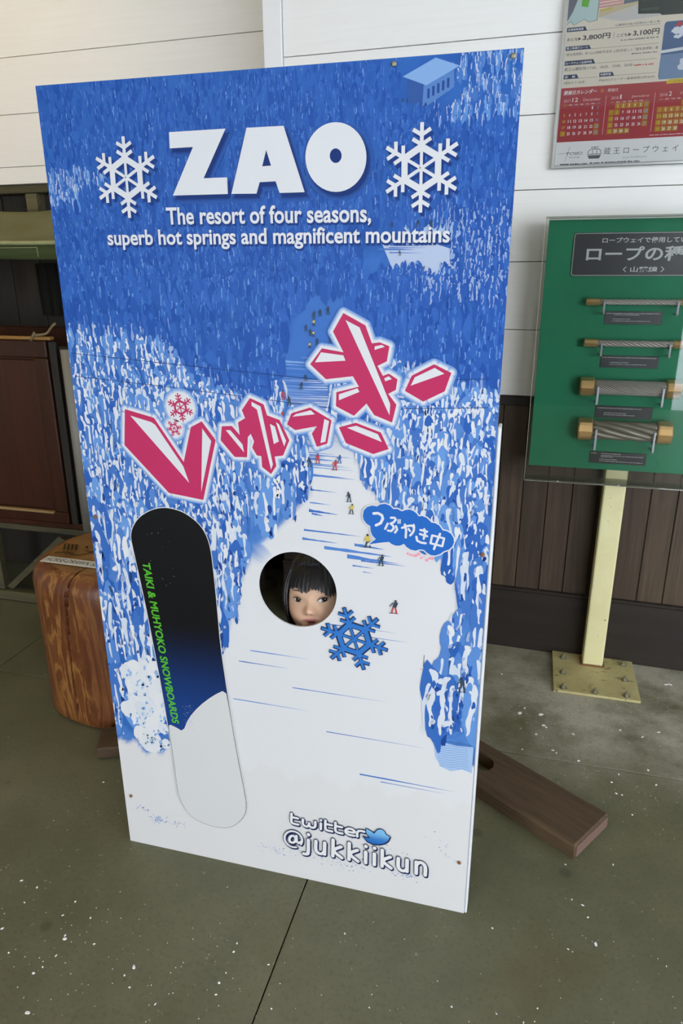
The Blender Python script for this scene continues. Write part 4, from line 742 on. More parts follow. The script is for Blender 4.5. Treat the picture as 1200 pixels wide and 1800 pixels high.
# ------------------------------------------------------------------ horse sleigh at the left
sl_ = thing('horse_sleigh', 'old red-brown horse-drawn sleigh with green canvas roof in the dark alcove', 'sleigh', (-1.9, 1.17, 0))
X0, X1 = -1.25, 1.28        # local x range (world -3.15 .. -.62)
bm = bmesh.new()            # canvas: eave flap, slope, top
prof = [(-.02, 1.572), (.16, 1.628), (.36, 1.70), (.46, 1.725), (.52, 1.70), (.53, 1.55)]
cols_ = []
nn = 40
for i in range(nn+1):
    x = X0-.05+(X1-X0+.1)*i/nn; cols_.append([bm.verts.new((x, y, z+.004*sin(i*.9+j)*(0 < j < 5)-.006*abs(sin(i*pi/8)))) for j, (y, z) in enumerate(prof)])
for a, b in zip(cols_, cols_[1:]):
    for j in range(len(prof)-1): bm.faces.new((a[j], b[j], b[j+1], a[j+1]))
bmesh.ops.solidify(bm, geom=bm.faces[:], thickness=.006)
rf = obj('canvas_roof', bm, CANVAS, sl_, True)
bm = bmesh.new(); pts = [(X0-.05+(X1-X0+.1)*i/nn, -.024, 1.574-.006*abs(sin(i*pi/8))) for i in range(nn+1)]; tube(bm, pts, .008, 8); obj('hem', bm, CANVAS, rf, True)
bm = bmesh.new(); cols_ = []
for i in range(nn+1):
    x = X0-.05+(X1-X0+.1)*i/nn; cols_.append([bm.verts.new((x, -.026+.004*sin(i*1.3)*t, 1.568-.056*t-.003*sin(i*.5)*t)) for t in (0, .5, 1)])
for a, b in zip(cols_, cols_[1:]):
    for j in range(2): bm.faces.new((a[j], b[j], b[j+1], a[j+1]))
bmesh.ops.solidify(bm, geom=bm.faces[:], thickness=.004); vl = obj('valance', bm, CANVAS2, sl_, True)
bm = bmesh.new(); tube(bm, [(X0, -.0315, 1.552), (.548, -.0315, 1.552)], .0012, 5); tube(bm, [(.548, -.0315, 1.552), (.550, -.0315, 1.518)], .0012, 5); obj('seam', bm, CANVAS, vl)
for x in (X0+.02, X0+.9, .76, X1-.03): ob1('roof_post', DARKW, sl_, box=(x, x+.035, .01, .045, .40, 1.57), bev=.003)
for x in (X0+.02, X1-.03): ob1('roof_post', DARKW, sl_, box=(x, x+.035, .47, .5, .40, 1.70), bev=.003)
ob1('eave_rail', DARKW, sl_, box=(X0, X1, .0, .03, 1.53, 1.565), bev=.003)
# far side of the cabin, closed with dark boards and curtains
for k in range(16): ob1('back_board', DARKW, sl_, box=(X0+k*.158, X0+k*.158+.154, .48, .495, .42, 1.66), bev=.002)
CURT = mat('dark_curtain', srgb(52, 52, 46), .8)
for x0 in (.16, .40): 
    bm = bmesh.new(); cols_ = []
    for i in range(25):
        x = x0+.19*i/24; cols_.append([bm.verts.new((x, .455+.012*sin(i*1.1), 1.50)), bm.verts.new((x+.01, .45+.016*sin(i*1.1), 1.27))])
    for a, b in zip(cols_, cols_[1:]): bm.faces.new((a[0], b[0], b[1], a[1]))
    bmesh.ops.solidify(bm, geom=bm.faces[:], thickness=.003); obj('curtain', bm, CURT, sl_, True)
ob1('bench', BROWN, sl_, box=(X0+.03, X1-.05, .25, .47, .78, .82), bev=.004); ob1('bench_back', BROWN, sl_, box=(X0+.03, X1-.05, .42, .45, .83, 1.22), bev=.004)
ob1('sleigh_floor', DARKW, sl_, box=(X0, X1, .02, .5, .40, .425))
# door: stiles, rails, inset panels
dx0, dx1 = -.75, .512
dr = ob1('door', BROWN, sl_, box=(dx0, dx1, .004, .016, .43, 1.205))
ob1('top_rail', BROWN, dr, box=(dx0, dx1, -.014, .004, 1.135, 1.205), bev=.004); ob1('bottom_rail', BROWN, dr, box=(dx0, dx1, -.014, .004, .425, .475), bev=.004)
for x in (dx0, -.03, dx1-.065): ob1('stile', BROWN, dr, box=(x, x+.055 if x < .3 else dx1, -.0135, .004, .476, 1.134), bev=.004)
for a, b in ((dx0+.058, -.033), (.028, dx1-.068)): ob1('door_panel', BROWN, dr, box=(a, b, -.004, .004, .486, 1.126), bev=.003); ob1('ledge', TANW, dr, box=(a-.002, b+.002, -.0215, -.003, .468, .4785), bev=.002)
bm = bmesh.new(); bx(bm, dx0, dx1+.03, -.02, .012, 1.206, 1.219, .004); obj('cap_strip', bm, mat('worn_gilt_edge', srgb(150, 112, 58), .35), dr)
ob1('lower_panel', DARKW, sl_, box=(dx1+.004, X1, .016, .026, .43, 1.18), bev=.003)
bm = bmesh.new(); lathe(bm, [(.026, .40), (.026, 1.17)], 16, (.600, .0, 0)); obj('grey_post', bm, GREYP, sl_, True)
ob1('corner_stile', DARKW, sl_, box=(dx1+.006, dx1+.04, -.006, .016, .42, 1.2), bev=.004)
bm = bmesh.new(); a = [(dx1-.04+.11*t, -.022-.004*sin(9*t), 1.222+.05*t*t+.003*sin(9*t)) for t in [i/10 for i in range(11)]]; tube(bm, a, .0048, 7); tube(bm, [(dx1-.055, -.022, 1.205), (dx1-.03, -.028, 1.238), (dx1-.02, -.01, 1.215), (dx1-.05, .0, 1.222)], .006, 7); obj('cord', bm, mat('old_hemp_cord', srgb(126, 112, 82), .85), sl_, True)
# undercarriage
bm = bmesh.new(); bx(bm, X0, X1, .05, .09, .345, .375, .003); obj('cross_beam', bm, FRAMEW, sl_)
ob1('body_sill', BROWN, sl_, box=(X0, X1, -.004, .03, .395, .424), bev=.004)
for x in (X0+.1, .045, .9): ob1('leg', FRAMEW, sl_, box=(x, x+.045, .012, .05, .052, .39), bev=.004)
for xa, xb in ((.10, .42), (X0+.16, X0+.5)):
    bm = bmesh.new(); extr(bm, [(xa, .065), (xa+.03, .055), (xb+.03, .33), (xb, .345)], .02, .05); obj('brace', bm, FRAMEW, sl_)
ob1('runner', FRAMEW, sl_, box=(X0-.1, X1, .0, .06, .003, .05), bev=.006); ob1('runner', FRAMEW, sl_, box=(X0-.1, X1, .42, .48, .003, .05), bev=.006)
for x in (X0+.1, .9): ob1('leg', FRAMEW, sl_, box=(x, x+.045, .43, .47, .052, .39), bev=.004)
ob1('skirt_board', DARKW, sl_, box=(X0, X1, .30, .315, .06, .39))
# oil lamp with a warm bulb inside the cabin
lm = thing('cabin_lamp', 'small warm lamp glowing under the green canvas roof', 'lamp', (-1.835, 1.42, 1.40))
bm = bmesh.new(); lathe(bm, [(.012, .07), (.03, .05), (.034, .03), (.03, .028)], 16); tube(bm, [(0, 0, .07), (0, 0, .19)], .004, 6); obj('lamp_cap', bm, BRASS, lm, True)
EM = mat('bulb_glow', srgb(255, 170, 90), .4)
EM.node_tree.nodes['Principled BSDF'].inputs['Emission Color'].default_value = (1, .42, .12, 1); EM.node_tree.nodes['Principled BSDF'].inputs['Emission Strength'].default_value = 6
bm = bmesh.new(); bmesh.ops.create_uvsphere(bm, u_segments=16, v_segments=10, radius=.022); obj('bulb', bm, EM, lm, True)

# ------------------------------------------------------------------ log with the exhibit label
lg = thing('log_stump', 'varnished upright log with deep crack, left of the ski board', 'log', (-.83, .685, 0))
RL, HL = .287, .55
def logr(a, t): return RL*(1+.022*sin(2*a+.6)+.014*sin(5*a+1)+.006*sin(9*a+t*3))*(1-.018*t)
ca_ = math.atan2(.398-.685, -.880+.83)
def crack(a):
    d = (a-ca_+pi) % (2*pi)-pi; return d
bm = bmesh.new(); na = 420; rows = []
zs = [0, .01]+[.01+.475*i/14 for i in range(1, 15)]+[.515, .532, .543, HL]
rin = [0]*16+[.006, .018, .034, .058]
for j, z in enumerate(zs):
    row = []
    for i in range(na):
        v_ = 2*i/na-1; a = ca_+pi*math.copysign(abs(v_)**1.9, v_); t = 1-z/HL; r = logr(a, t)-(rin[j] if j < len(rin) else 0)+(.0 if j else -.01); d = crack(a+.05*sin(z*7)-.07*(z/HL-.5)+.006*sin(z*60))
        r -= .10*smooth(0, .45, 1-abs(d)/(.025-.008*z/HL))
        row.append(bm.verts.new((r*cos(a), r*sin(a), z)))
    rows.append(row)
for p, q in zip(rows, rows[1:]):
    for i in range(na): bm.faces.new((p[i], p[(i+1) % na], q[(i+1) % na], q[i]))
bm.faces.new(rows[0][::-1]); topring = [v.co.copy() for v in rows[-1]]; obj('trunk', bm, LOGW, lg, auto=35)
bm = bmesh.new(); prev = [bm.verts.new(c) for c in topring]
for f in (.8, .55, .3, .1):
    cur = [bm.verts.new((c.x*f, c.y*f, HL+.003*(1-f)-(.05*smooth(0, .5, 1-abs(crack(math.atan2(c.y, c.x)-.035-.06*(1-f)))/.014) if f > .7 else 0))) for i, c in enumerate(topring)]
    for i in range(na): bm.faces.new((prev[i], prev[(i+1) % na], cur[(i+1) % na], cur[i]))
    prev = cur
bm.faces.new(prev); obj('end_grain', bm, LOGTOP, lg, auto=40)
obj_lab = ob1('label_strip', mat('label_paper', srgb(226, 224, 210), .45), lg, box=(-.125, .135, -.0225, .0225, 0, .0012))
obj_lab.location = (-.072, -.158, HL+.0045); obj_lab.rotation_euler = (0, 0, R(-1.2)); obj_lab['label'] = 'white label strip with italic lettering'
lp = Print(0, 0)
def flat_text(body, x, y, w, h, col, z, shear=.0, off=0.0, rot=0.0):
    q = Print(); q.text(body, 0, 0, w, h, col, 0, off, 0, shear); c_, s_ = cos(rot), sin(rot)
    b = len(lp.v); lp.v += [(x*.001+(p[0]*c_-p[2]*s_), y*.001+(p[0]*s_+p[2]*c_), z) for p in q.v]; lp.f += [tuple(i+b for i in f) for f in q.f]; lp.c += q.c
flat_text('HORSE-DRAWN SLEIGH', -116, -13, 244, 27, srgb(60, 58, 54), .0016, .15, .0)
lp.build('label_lettering', PRINT, obj_lab)
lp = Print(0, 0); BR = srgb(58, 46, 32)
def brand(pts, w=5): 
    q = Print(); q.stroke(pts, w, BR, 0, False); b = len(lp.v); lp.v += [(p[0], p[2], HL+.0062) for p in q.v]; lp.f += [tuple(i+b for i in f) for f in q.f]; lp.c += q.c
for i in range(4): brand([(-212+i*15, -20+i*1), (-180+i*15, -72+i*1)], 5)
for i in range(3): brand([(-212+i*11, -20-i*17), (-160+i*11, -17-i*17)], 2.6)
for i, (x, y) in enumerate(((-192, -98), (-176, -92), (-160, -90), (-144, -90))):
    brand([(x, y), (x+9, y+6), (x+11, y-6), (x+1, y-8), (x, y)], 4)
brand([(-134, -100), (-100, -104), (-80, -78), (-66, -42)], 6); brand([(-124, -22), (-110, -40)], 7); brand([(-106, -60), (-70, -66)], 5)
lp.build('burnt_brand', PRINT, lg)['label'] = 'faded burnt-in brand marks'

# ------------------------------------------------------------------ loose planks on the floor
def plank_pts(hole):
    pass
pk_ = thing('foot_plank', 'worn brown plank with oval hand hole on the floor, right of the board', 'plank', (.755, .315, 0), math.atan2(.22, -.339))
LP, WP, TP = .64, .168, .044
bm = bmesh.new(); ohx, ohr, ohl = .412, .036, .05
out = rrect(-.0, LP, -WP/2, WP/2, .006, 3); nO = 64
hole_ = [(ohx+(ohl if cos(2*pi*k/nO) > 0 else -ohl)+ohr*cos(2*pi*k/nO), ohr*sin(2*pi*k/nO)) for k in range(nO)]
def ray_rect(cx, a, x0, x1, z0, z1):
    c, s = cos(a), sin(a); t = 1e9
    if c > 1e-9: t = min(t, (x1-cx)/c)
    if c < -1e-9: t = min(t, (x0-cx)/c)
    if s > 1e-9: t = min(t, z1/s)
    if s < -1e-9: t = min(t, z0/s)
    return cx+c*t, s*t
rect_ = []
for p in hole_: rect_.append(ray_rect(ohx, math.atan2(p[1], p[0]-ohx), 0, LP, -WP/2, WP/2))
for (cx, cz) in ((0, -WP/2), (LP, -WP/2), (LP, WP/2), (0, WP/2)):       # snap the nearest rim point to each corner
    i = min(range(nO), key=lambda k: (rect_[k][0]-cx)**2+(rect_[k][1]-cz)**2); rect_[i] = (cx, cz)
def lay(z, r): return [bm.verts.new((x, y, z)) for x, y in r]
a, b, c, d = lay(.001, hole_), lay(.001, rect_), lay(TP, hole_), lay(TP, rect_)
e = lay(TP-.006, [(x+(.0 if 0 < x < LP else (-.005 if x <= 0 else .005)), y+(0 if abs(y) < WP/2-1e-6 else math.copysign(.005, y))) for x, y in rect_])
b2 = lay(.001, [(v.co.x, v.co.y) for v in e])
for p, q in ((a, b), (b, b2), (b2, e), (e, d), (d, c), (c, a)):
    for k in range(nO): bm.faces.new((p[k], p[(k+1) % nO], q[(k+1) % nO], q[k]))
obj('plank', bm, PLANKW, pk_)
bm = bmesh.new(); bx(bm, -.0075, -.0055, -WP/2+.004, WP/2-.004, .004, TP-.006); obj('end_edge', bm, mat('pale_plank_end', srgb(112, 88, 78), .6), pk_)  # thin end face in a paler, pinkish tone than the plank
lb = thing('wood_block', 'short dark brown plank end on the floor in front of the log', 'plank', (-.70, .285, 0), math.atan2(.026, .057))
ob1('plank', PLANKW, lb, box=(-.032, .17, 0, .112, .001, .042), bev=.006, seg=2)

CHIPS=[(-0.598, -0.321, 3.1), (-0.438, -0.307, 4.8), (-0.246, -0.328, 4.6), (-0.407, -0.477, 6.2), (-0.596, -0.245, 2.9), (-0.647, -0.191, 3.4), (-0.595, -0.199, 3.4), (-0.431, -0.349, 2.7), (-0.54, -0.37, 2.4), (-0.443, -0.38, 2.3), (-0.453, -0.398, 2.9), (-0.476, -0.211, 2.6), (-0.482, -0.253, 2.5), (-0.413, -0.242, 2.8), (-0.365, -0.301, 2.7), (-0.256, -0.351, 2.3), (-0.23, -0.373, 2.6), (-0.158, -0.392, 2.5), (-0.047, -0.314, 3.2), (-0.043, -0.34, 2.5), (-0.047, -0.215, 2.4), (-0.046, -0.237, 2.7), (0.042, -0.246, 2.3), (0.083, -0.338, 2.2), (-0.042, -0.288, 2.0), (-0.652, 0.185, 2.7), (-0.443, -0.299, 3.1), (0.666, 0.687, 3.8), (0.677, 0.676, 3.8), (0.743, 0.654, 4.2), (0.949, 0.663, 3.7), (0.835, 0.577, 3.6), (0.844, 0.529, 3.1), (0.86, 0.527, 3.0), (0.963, 0.598, 4.0), (0.571, 0.667, 3.3), (0.88, 0.449, 2.9), (0.86, 0.62, 2.7), (0.703, 0.107, 2.5), (0.727, 0.097, 3.6), (0.738, 0.064, 2.5), (0.751, -0.006, 5.8), (0.811, 0.247, 3.1), (0.519, -0.024, 2.8), (0.689, -0.035, 2.4), (0.187, -0.127, 2.4), (0.448, -0.237, 2.5), (0.281, -0.283, 1.9), (0.54, -0.228, 2.2), (0.623, -0.194, 1.9), (0.899, -0.023, 2.0), (0.691, 0.216, 2.3), (0.595, -0.232, 2.1), (1.094, 1.193, 9.0), (1.078, 1.19, 6.6), (0.558, 0.868, 7.2), (0.628, 0.878, 9.0), (0.637, 0.816, 5.0), (0.646, 0.808, 4.0), (0.484, 1.107, 4.5), (0.733, 0.791, 4.9), (0.886, 0.854, 5.0), (1.009, 0.874, 4.9), (0.573, 0.902, 4.7), (0.614, 0.759, 3.9), (0.954, 0.834, 4.9)]
# ------------------------------------------------------------------ paint chips scattered on the floor
proto = []
for s in range(5):
    bm = bmesh.new(); r = random.Random(s); n = 7; lo = [bm.verts.new((cos(2*pi*k/n)*r.uniform(.6, 1.1), sin(2*pi*k/n)*r.uniform(.5, 1.0), 0)) for k in range(n)]; hi_ = [bm.verts.new((v.co.x*.8, v.co.y*.8, .35)) for v in lo]
    for k in range(n): bm.faces.new((lo[k], lo[(k+1) % n], hi_[(k+1) % n], hi_[k]))
    bm.faces.new(hi_); bm.faces.new(lo[::-1]); me = bpy.data.meshes.new('paint_chip'); bm.to_mesh(me); bm.free(); me.materials.append(CHIP); proto.append(me)
for i, (x, y, r) in enumerate(CHIPS):
    o = bpy.data.objects.new('paint_chip', proto[i % 5]); COL.objects.link(o); o.location = (x, y, .0003); r *= 1.35; o.scale = (r*.001, r*.001*random.uniform(.6, 1), min(r, 4)*.001); o.rotation_euler = (0, 0, random.uniform(0, 6.3))
    a_, g_ = (('left of the joint before the board', 'left of the floor joint') if x < .05 and y < .05 else ('beside the dark block by the log', 'by the log') if x < .05 else ('right of the board, before the plank', 'right front') if y < .3 else ('between wooden plank and cream post', 'behind the plank'))
    tag(o, ('large' if r > 7.4 else 'small')+' white chip lying on concrete '+a_, 'paint chip', ('large' if r > 7.4 else 'small')+' white chips, '+g_)
bm = bmesh.new(); r = random.Random(11)
for cx, cy, sx, sy, q in ((-.45, -.33, .14, .12, 130), (-.1, -.33, .12, .09, 60), (.86, .54, .14, .10, 90), (.62, .85, .16, .08, 90), (.95, .9, .16, .15, 80), (.3, -.25, .3, .1, 40), (.75, 0, .12, .12, 40), (-.7, .0, .1, .2, 16), (1.05, 1.15, .12, .1, 30)):
    for i in range(q):
        x, y = r.gauss(cx, sx), r.gauss(cy, sy); s = r.uniform(.0005, .0018)
        lx_ = (x-.755)*-.8389+(y-.315)*.5444; ly_ = -(x-.755)*.5444-(y-.315)*.8389
        if (-.03 < lx_ < .7 and abs(ly_) < .11) or y > 1.28 or (-.46 < x < .46 and -.01 < y < .02): continue
        v = [bm.verts.new((x+s*cos(k*1.57+.4)*r.uniform(.6, 1.2), y+s*sin(k*1.57+.4), .0003)) for k in range(4)]; w = bm.verts.new((x, y, .0003+s*.6)); bm.faces.new(v)
        for k in range(4): bm.faces.new((v[k], v[(k+1) % 4], w))
o = obj('paint_specks', bm, CHIP); o['kind'] = 'stuff'; tag(o, 'fine white specks strewn over the concrete floor', 'paint specks')

# ------------------------------------------------------------------ child looking through the hole
FP = Vector((0.066517, 0.012000, 0.751695))          # tip of the nose, in the hole
YAW, PIT = R(3), R(13)
HM = Matrix.Rotation(YAW, 4, 'Z') @ Matrix.Rotation(PIT, 4, 'X').inverted() @ Matrix.Rotation(R(-4.2), 4, 'Y')
HA, HB, HC = .0655, .080, .100
G = lambda d, s: math.exp(-.5*(d/s)**2)
def jaw(z): t = max(0, -z/HC-.30); return 1-.30*t**1.5+.035*G(z+.035, .03)
def bumps(x, z):
    ax = abs(x); b = 0
    b += .0150*G(x, .0068)*G(z+.0160, .0075) + .0062*G(ax-.0100, .0042)*G(z+.0212, .0050) + .0045*G(x, .006)*G(z+.004, .014)
    b -= .0050*G(ax-.030, .013)*G(z-.006, .008) + .0016*G(x, .004)*G(z+.0305, .004)
    b += .0045*G(ax-.036, .016)*G(z+.030, .016) + .0025*G(ax-.022, .018)*G(z-.030, .02)
    b += .0045*G(x, .0145)*G(z+.0390, .0034) + .0050*G(x, .0120)*G(z+.0550, .0040) - .0100*G(x, .0115)*G(z+.0472, .0036)
    b += .0045*G(x, .014)*G(z+.079, .012) - .002*G(x, .013)*G(z+.062, .004)
    return b
def front(x, z):
    q = 1-(x/(HA*jaw(z)))**2-(z/HC)**2
    return -HB*max(0, q)**.44*.93-bumps(x, z)
bm = bmesh.new(); cl = bm.verts.layers.float_color.new('Col'); NA, NE = 150, 130; rows = []
SK, LIP, DK = (.63, .40, .265, 1), (.50, .185, .17, 1), (.16, .035, .03, 1)
for j in range(1, NE):
    el = -pi/2+pi*j/NE; z = HC*sin(el); row = []
    for i in range(NA):
        # finer spacing at the face
        t = i/NA*2*pi; az = t-.42*sin(t)        # az=0 is the face
        rx = HA*jaw(z)*cos(el); x = rx*sin(az); c = cos(az)
        if c > 0: y = front(x, z)*min(1, 1) if True else 0
        else: y = HB*cos(el)*(-c)*1.12
        if c > 0: 
            e_ = smooth(0, .25, c); y = y*e_+(-HB*cos(el)*c)*(1-e_)
        v = bm.verts.new((x, y, z)); col = SK
        if c > 0:
            l = max(G(x, .0145)*G(z+.0394, .0040), G(x, .0120)*G(z+.0546, .0044)); l = smooth(.35, .7, l)
            col = lerp(SK, LIP, l); m_ = smooth(.45, .8, G(x, .0110)*G(z+.0472, .0034)); col = lerp(col, DK, m_)
            col = lerp(col, (.62, .30, .22, 1), .35*G(abs(x)-.038, .014)*G(z+.028, .012)+.5*G(abs(x)-.0065, .0028)*G(z+.0228, .002)+.25*G(x, .009)*G(z+.017, .008))
            col = lerp(col, (.10, .03, .025, 1), .85*smooth(.4, .9, G(abs(x)-.0062, .0032)*G(z+.0245, .0016)))
        v[cl] = col if len(col) == 4 else (*col, 1); row.append(v)
    rows.append(row)
for p, q in zip(rows, rows[1:]):
    for i in range(NA): bm.faces.new((p[i], p[(i+1) % NA], q[(i+1) % NA], q[i]))
bm.faces.new(rows[0][::-1]); bm.faces.new(rows[-1])
tipL = Vector((0, front(0, -.016), -.016)); HEAD = Matrix.Translation(FP-(HM @ tipL)) @ HM
bm.transform(HEAD)
def skinned(joints, edges, subs=2):
    me = bpy.data.meshes.new('s'); me.from_pydata([j[:3] for j in joints], edges, []); o = bpy.data.objects.new('s', me); COL.objects.link(o)
    md = o.modifiers.new('skin', 'SKIN'); md.use_smooth_shade = True
    for i, j in enumerate(joints): me.skin_vertices[0].data[i].radius = (j[3], j[3]*(j[4] if len(j) > 4 else 1))
    me.skin_vertices[0].data[0].use_root = True
    s = o.modifiers.new('sub', 'SUBSURF'); s.levels = subs; s.render_levels = subs
    dg = bpy.context.evaluated_depsgraph_get(); dg.update(); r = bpy.data.meshes.new_from_object(o.evaluated_get(dg)); bpy.data.objects.remove(o); bpy.data.meshes.remove(me); return r
hc = HEAD.translation; px, py = hc.x, hc.y+.075
nz = hc.z-.085
J = [(px, py+.03, .37, .075), (px, py+.03, .48, .075), (px, py+.015, nz-.07, .072), (px, py-.005, nz-.015, .034), (px, hc.y+.03, nz+.035, .034)]; E_ = [(0, 1), (1, 2), (2, 3), (3, 4)]
for s in (-1, 1):
    b = len(J); J += [(px+s*.095, py+.02, nz-.075, .030), (px+s*.125, py+.04, nz-.19, .025), (px+s*.115, py-.01, nz-.29, .019), (px+s*.11, py-.03, nz-.325, .018, .6)]
    E_ += [(2, b), (b, b+1), (b+1, b+2), (b+2, b+3)]
    for f, (dx, dl) in enumerate(((-.012, .032), (-.004, .036), (.004, .034), (.011, .027))):
        k = len(J); J += [(px+s*.11+dx, py-.036, nz-.345, .0065), (px+s*.11+dx, py-.040, nz-.345-dl*.5, .006), (px+s*.11+dx, py-.034, nz-.345-dl, .005)]; E_ += [(b+3, k), (k, k+1), (k+1, k+2)]
    k = len(J); J += [(px+s*.11-s*.016, py-.036, nz-.325, .0068), (px+s*.11-s*.022, py-.044, nz-.345, .0058)]; E_ += [(b+3, k), (k, k+1)]
    b = len(J); J += [(px+s*.05, py+.03, .33, .055), (px+s*.055, py+.015, .19, .040), (px+s*.055, py+.03, .06, .028), (px+s*.06, py-.02, .03, .026)]; E_ += [(0, b), (b, b+1), (b+1, b+2), (b+2, b+3)]
bo = skinned(J, E_); b2 = bmesh.new(); b2.from_mesh(bo); l2 = b2.verts.layers.float_color.get('Col') or b2.verts.layers.float_color.new('Col')
for v in b2.verts: v[l2] = SK
t_ = bpy.data.meshes.new('t'); b2.to_mesh(t_); bm.from_mesh(t_); b2.free()
kid = thing('person', 'child with black bobbed hair peering out through the round face hole', 'person', (0, 0, 0))
obj('body', bm, SKINM, kid, True)
# eyes looking to the right of the picture
def drape(f, dy): return [(HEAD @ Vector((x, front(x, z)-dy, z))) for x, z in f]
class Face:
    def __init__(s): s.v = []; s.f = []; s.c = []
    def grid(s, nu, nv, fn, col):
        b = len(s.v)
        for i in range(nu+1):
            for j in range(nv+1):
                x, z, dy = fn(-1+2*i/nu, j/nv); s.v.append(tuple(HEAD @ Vector((x, front(x, z)-dy, z)))); s.c.append(col)
        for i in range(nu):
            for j in range(nv): s.f.append((b+i*(nv+1)+j, b+(i+1)*(nv+1)+j, b+(i+1)*(nv+1)+j+1, b+i*(nv+1)+j+1))
EYEM = mat('wet_eye', rough=.12, spec=.5, build=b_print)
for s in (-1, 1):
    F = Face(); cx, cz = s*.0300, .0055; hw = .0125
    up_ = lambda u: cz+.0050*(1-abs(u)**2.2)+.0012*u*s-(.0012 if abs(u) > .95 else 0); lo_ = lambda u: cz-.0042*(1-abs(u)**2)+.0012*u*s
    bul = lambda u: .0012+.0030*(1-u*u)
    F.grid(20, 8, lambda u, v: (cx+u*hw, lo_(u)+(up_(u)-lo_(u))*v, bul(u)*(.6+.4*(1-(2*v-1)**2))), (.60, .58, .57, 1))
    gx_, ir = .0028, .0064
    def iris(r):
        def fn(u, v):
            a = pi*u; rr = r*v; x, z = gx_+rr*cos(a), .0007+rr*sin(a); uu = max(-.96, min(.96, x/hw)); z = max(lo_(uu)+.0002, min(up_(uu)-.0002, cz+z)); return cx+uu*hw, z, bul(uu)+.00045+(.0001 if r < .005 else 0)
        return fn
    F.grid(28, 4, iris(ir), (.030, .017, .012, 1)); F.grid(20, 3, iris(.0028), (.004, .004, .004, 1))
    F.grid(4, 2, lambda u, v: (cx+gx_+.0016+.0009*u, cz+.0022+.0012*v, bul((gx_+.0016)/hw)+.0008), (.85, .85, .85, 1))
    F.grid(20, 2, lambda u, v: (cx+u*hw*1.06, up_(u)-.0004+(.0018*(1-u*u)**.5+.0004)*v, bul(u)*.8+.0009), (.030, .020, .017, 1))
    F.grid(20, 2, lambda u, v: (cx+u*hw*1.08, up_(u)+.0030+.0012*(1-u*u)+(.0006*(1-u*u)+.0002)*v, .0007), (.36, .20, .13, 1))
    F.grid(20, 1, lambda u, v: (cx+u*hw, lo_(u)-.0006+.0007*v, bul(u)*.5+.0006), (.34, .17, .13, 1))
    F.grid(20, 2, lambda u, v: (cx+u*.0145, .0235+.0022*(1-u*u)+.0028*(1-u*u)*v, .0010), (.10, .07, .055, 1))
    me = bpy.data.meshes.new('eye'); me.from_pydata(F.v, [], F.f); ca = me.color_attributes.new('Col', 'FLOAT_COLOR', 'POINT'); ca.data.foreach_set('color', [q for c in F.c for q in c]); me.materials.append(EYEM); me.shade_smooth()
    o = bpy.data.objects.new('eye', me); COL.objects.link(o); o.parent = kid
F = Face(); F.grid(8, 2, lambda u, v: (u*.0090, -.0440-.0038*v*(1-.4*u*u), -.0030), (.80, .78, .74, 1)); me = bpy.data.meshes.new('teeth'); me.from_pydata(F.v, [], F.f); ca = me.color_attributes.new('Col', 'FLOAT_COLOR', 'POINT'); ca.data.foreach_set('color', [q for c in F.c for q in c]); me.materials.append(EYEM); o = bpy.data.objects.new('teeth', me); COL.objects.link(o); o.parent = kid
# hair: crown, fringe of pointed locks, long sides
bm = bmesh.new(); r = random.Random(5); NH = 220; NV = 26; cols_ = []
for i in range(NH):
    az = 2*pi*i/NH-pi; a = abs(az); jag = (.006 if i % 7 == 0 else .003 if i % 3 else 0)+r.uniform(-.002, .003)+.0035*sin(i*.37)*sin(i*.11)+(.009 if r.random() < .06 else 0)
    fr = .026-.012*smooth(.1, .62, az)+.003*sin(az*9)
    zl = fr+jag if a < .80 else lerp((fr,), (-.088,), smooth(.80, .95, a))[0]+jag
    if a > 2.2: zl = -.095+jag
    col_ = []
    for j in range(NV+1):
        t = j/NV; el = pi/2-t*(pi/2-math.asin(max(-.98, zl/(HC+.012)))); z = (HC+.013)*sin(el)
        zc_ = max(-HC*.985, min(HC*.985, z)); rxy = cos(math.asin(max(-1, min(1, z/(HC+.0131)))))
        hx = (HA+.014)*max(rxy, .86 if z < 0 else rxy)*sin(az)*(1-.05*max(0, -z/HC)); hy = -(HB+.012)*max(rxy, .8 if z < 0 else rxy)*cos(az)
        if a < 1.0 and z < .085:
            fx = hx*.96; fy = front(max(-HA*.9, min(HA*.9, fx)), zc_)-.006; w_ = 1-smooth(.8, 1.0, a); hy = hy*(1-w_)+min(fy, hy+.012)*w_ if z > .01 else hy*(1-w_)+fy*w_
        k = .0014*sin(az*46+j*.2)+.0010*sin(az*91); l = math.hypot(hx, hy) or 1e-6; hx += hx/l*k; hy += hy/l*k
        if cos(az) < 0: hy *= 1.08
        col_.append(bm.verts.new((hx, hy, z)))
    cols_.append(col_)
for i in range(NH):
    a, b = cols_[i], cols_[(i+1) % NH]
    for j in range(NV): bm.faces.new((a[j], a[j+1], b[j+1], b[j]))
bmesh.ops.remove_doubles(bm, verts=bm.verts[:], dist=.0002)
bm.transform(HEAD); obj('hair', bm, HAIR, kid, True)
for s in (-1, 1):
    bm = bmesh.new(); bmesh.ops.create_uvsphere(bm, u_segments=14, v_segments=10, radius=1); bmesh.ops.scale(bm, vec=(.005, .011, .019), verts=bm.verts[:]); bmesh.ops.translate(bm, vec=(s*.066, .012, -.008), verts=bm.verts[:]); c3 = bm.verts.layers.float_color.new('Col')
    for v in bm.verts: v[c3] = SK
    bm.transform(HEAD); obj('ear', bm, SKINM, kid, True)
def cloth(name, J, E_, col):
    me = skinned(J, E_); bm = bmesh.new(); bm.from_mesh(me); return obj(name, bm, mat(name+'_cloth', col, .8), kid, True)
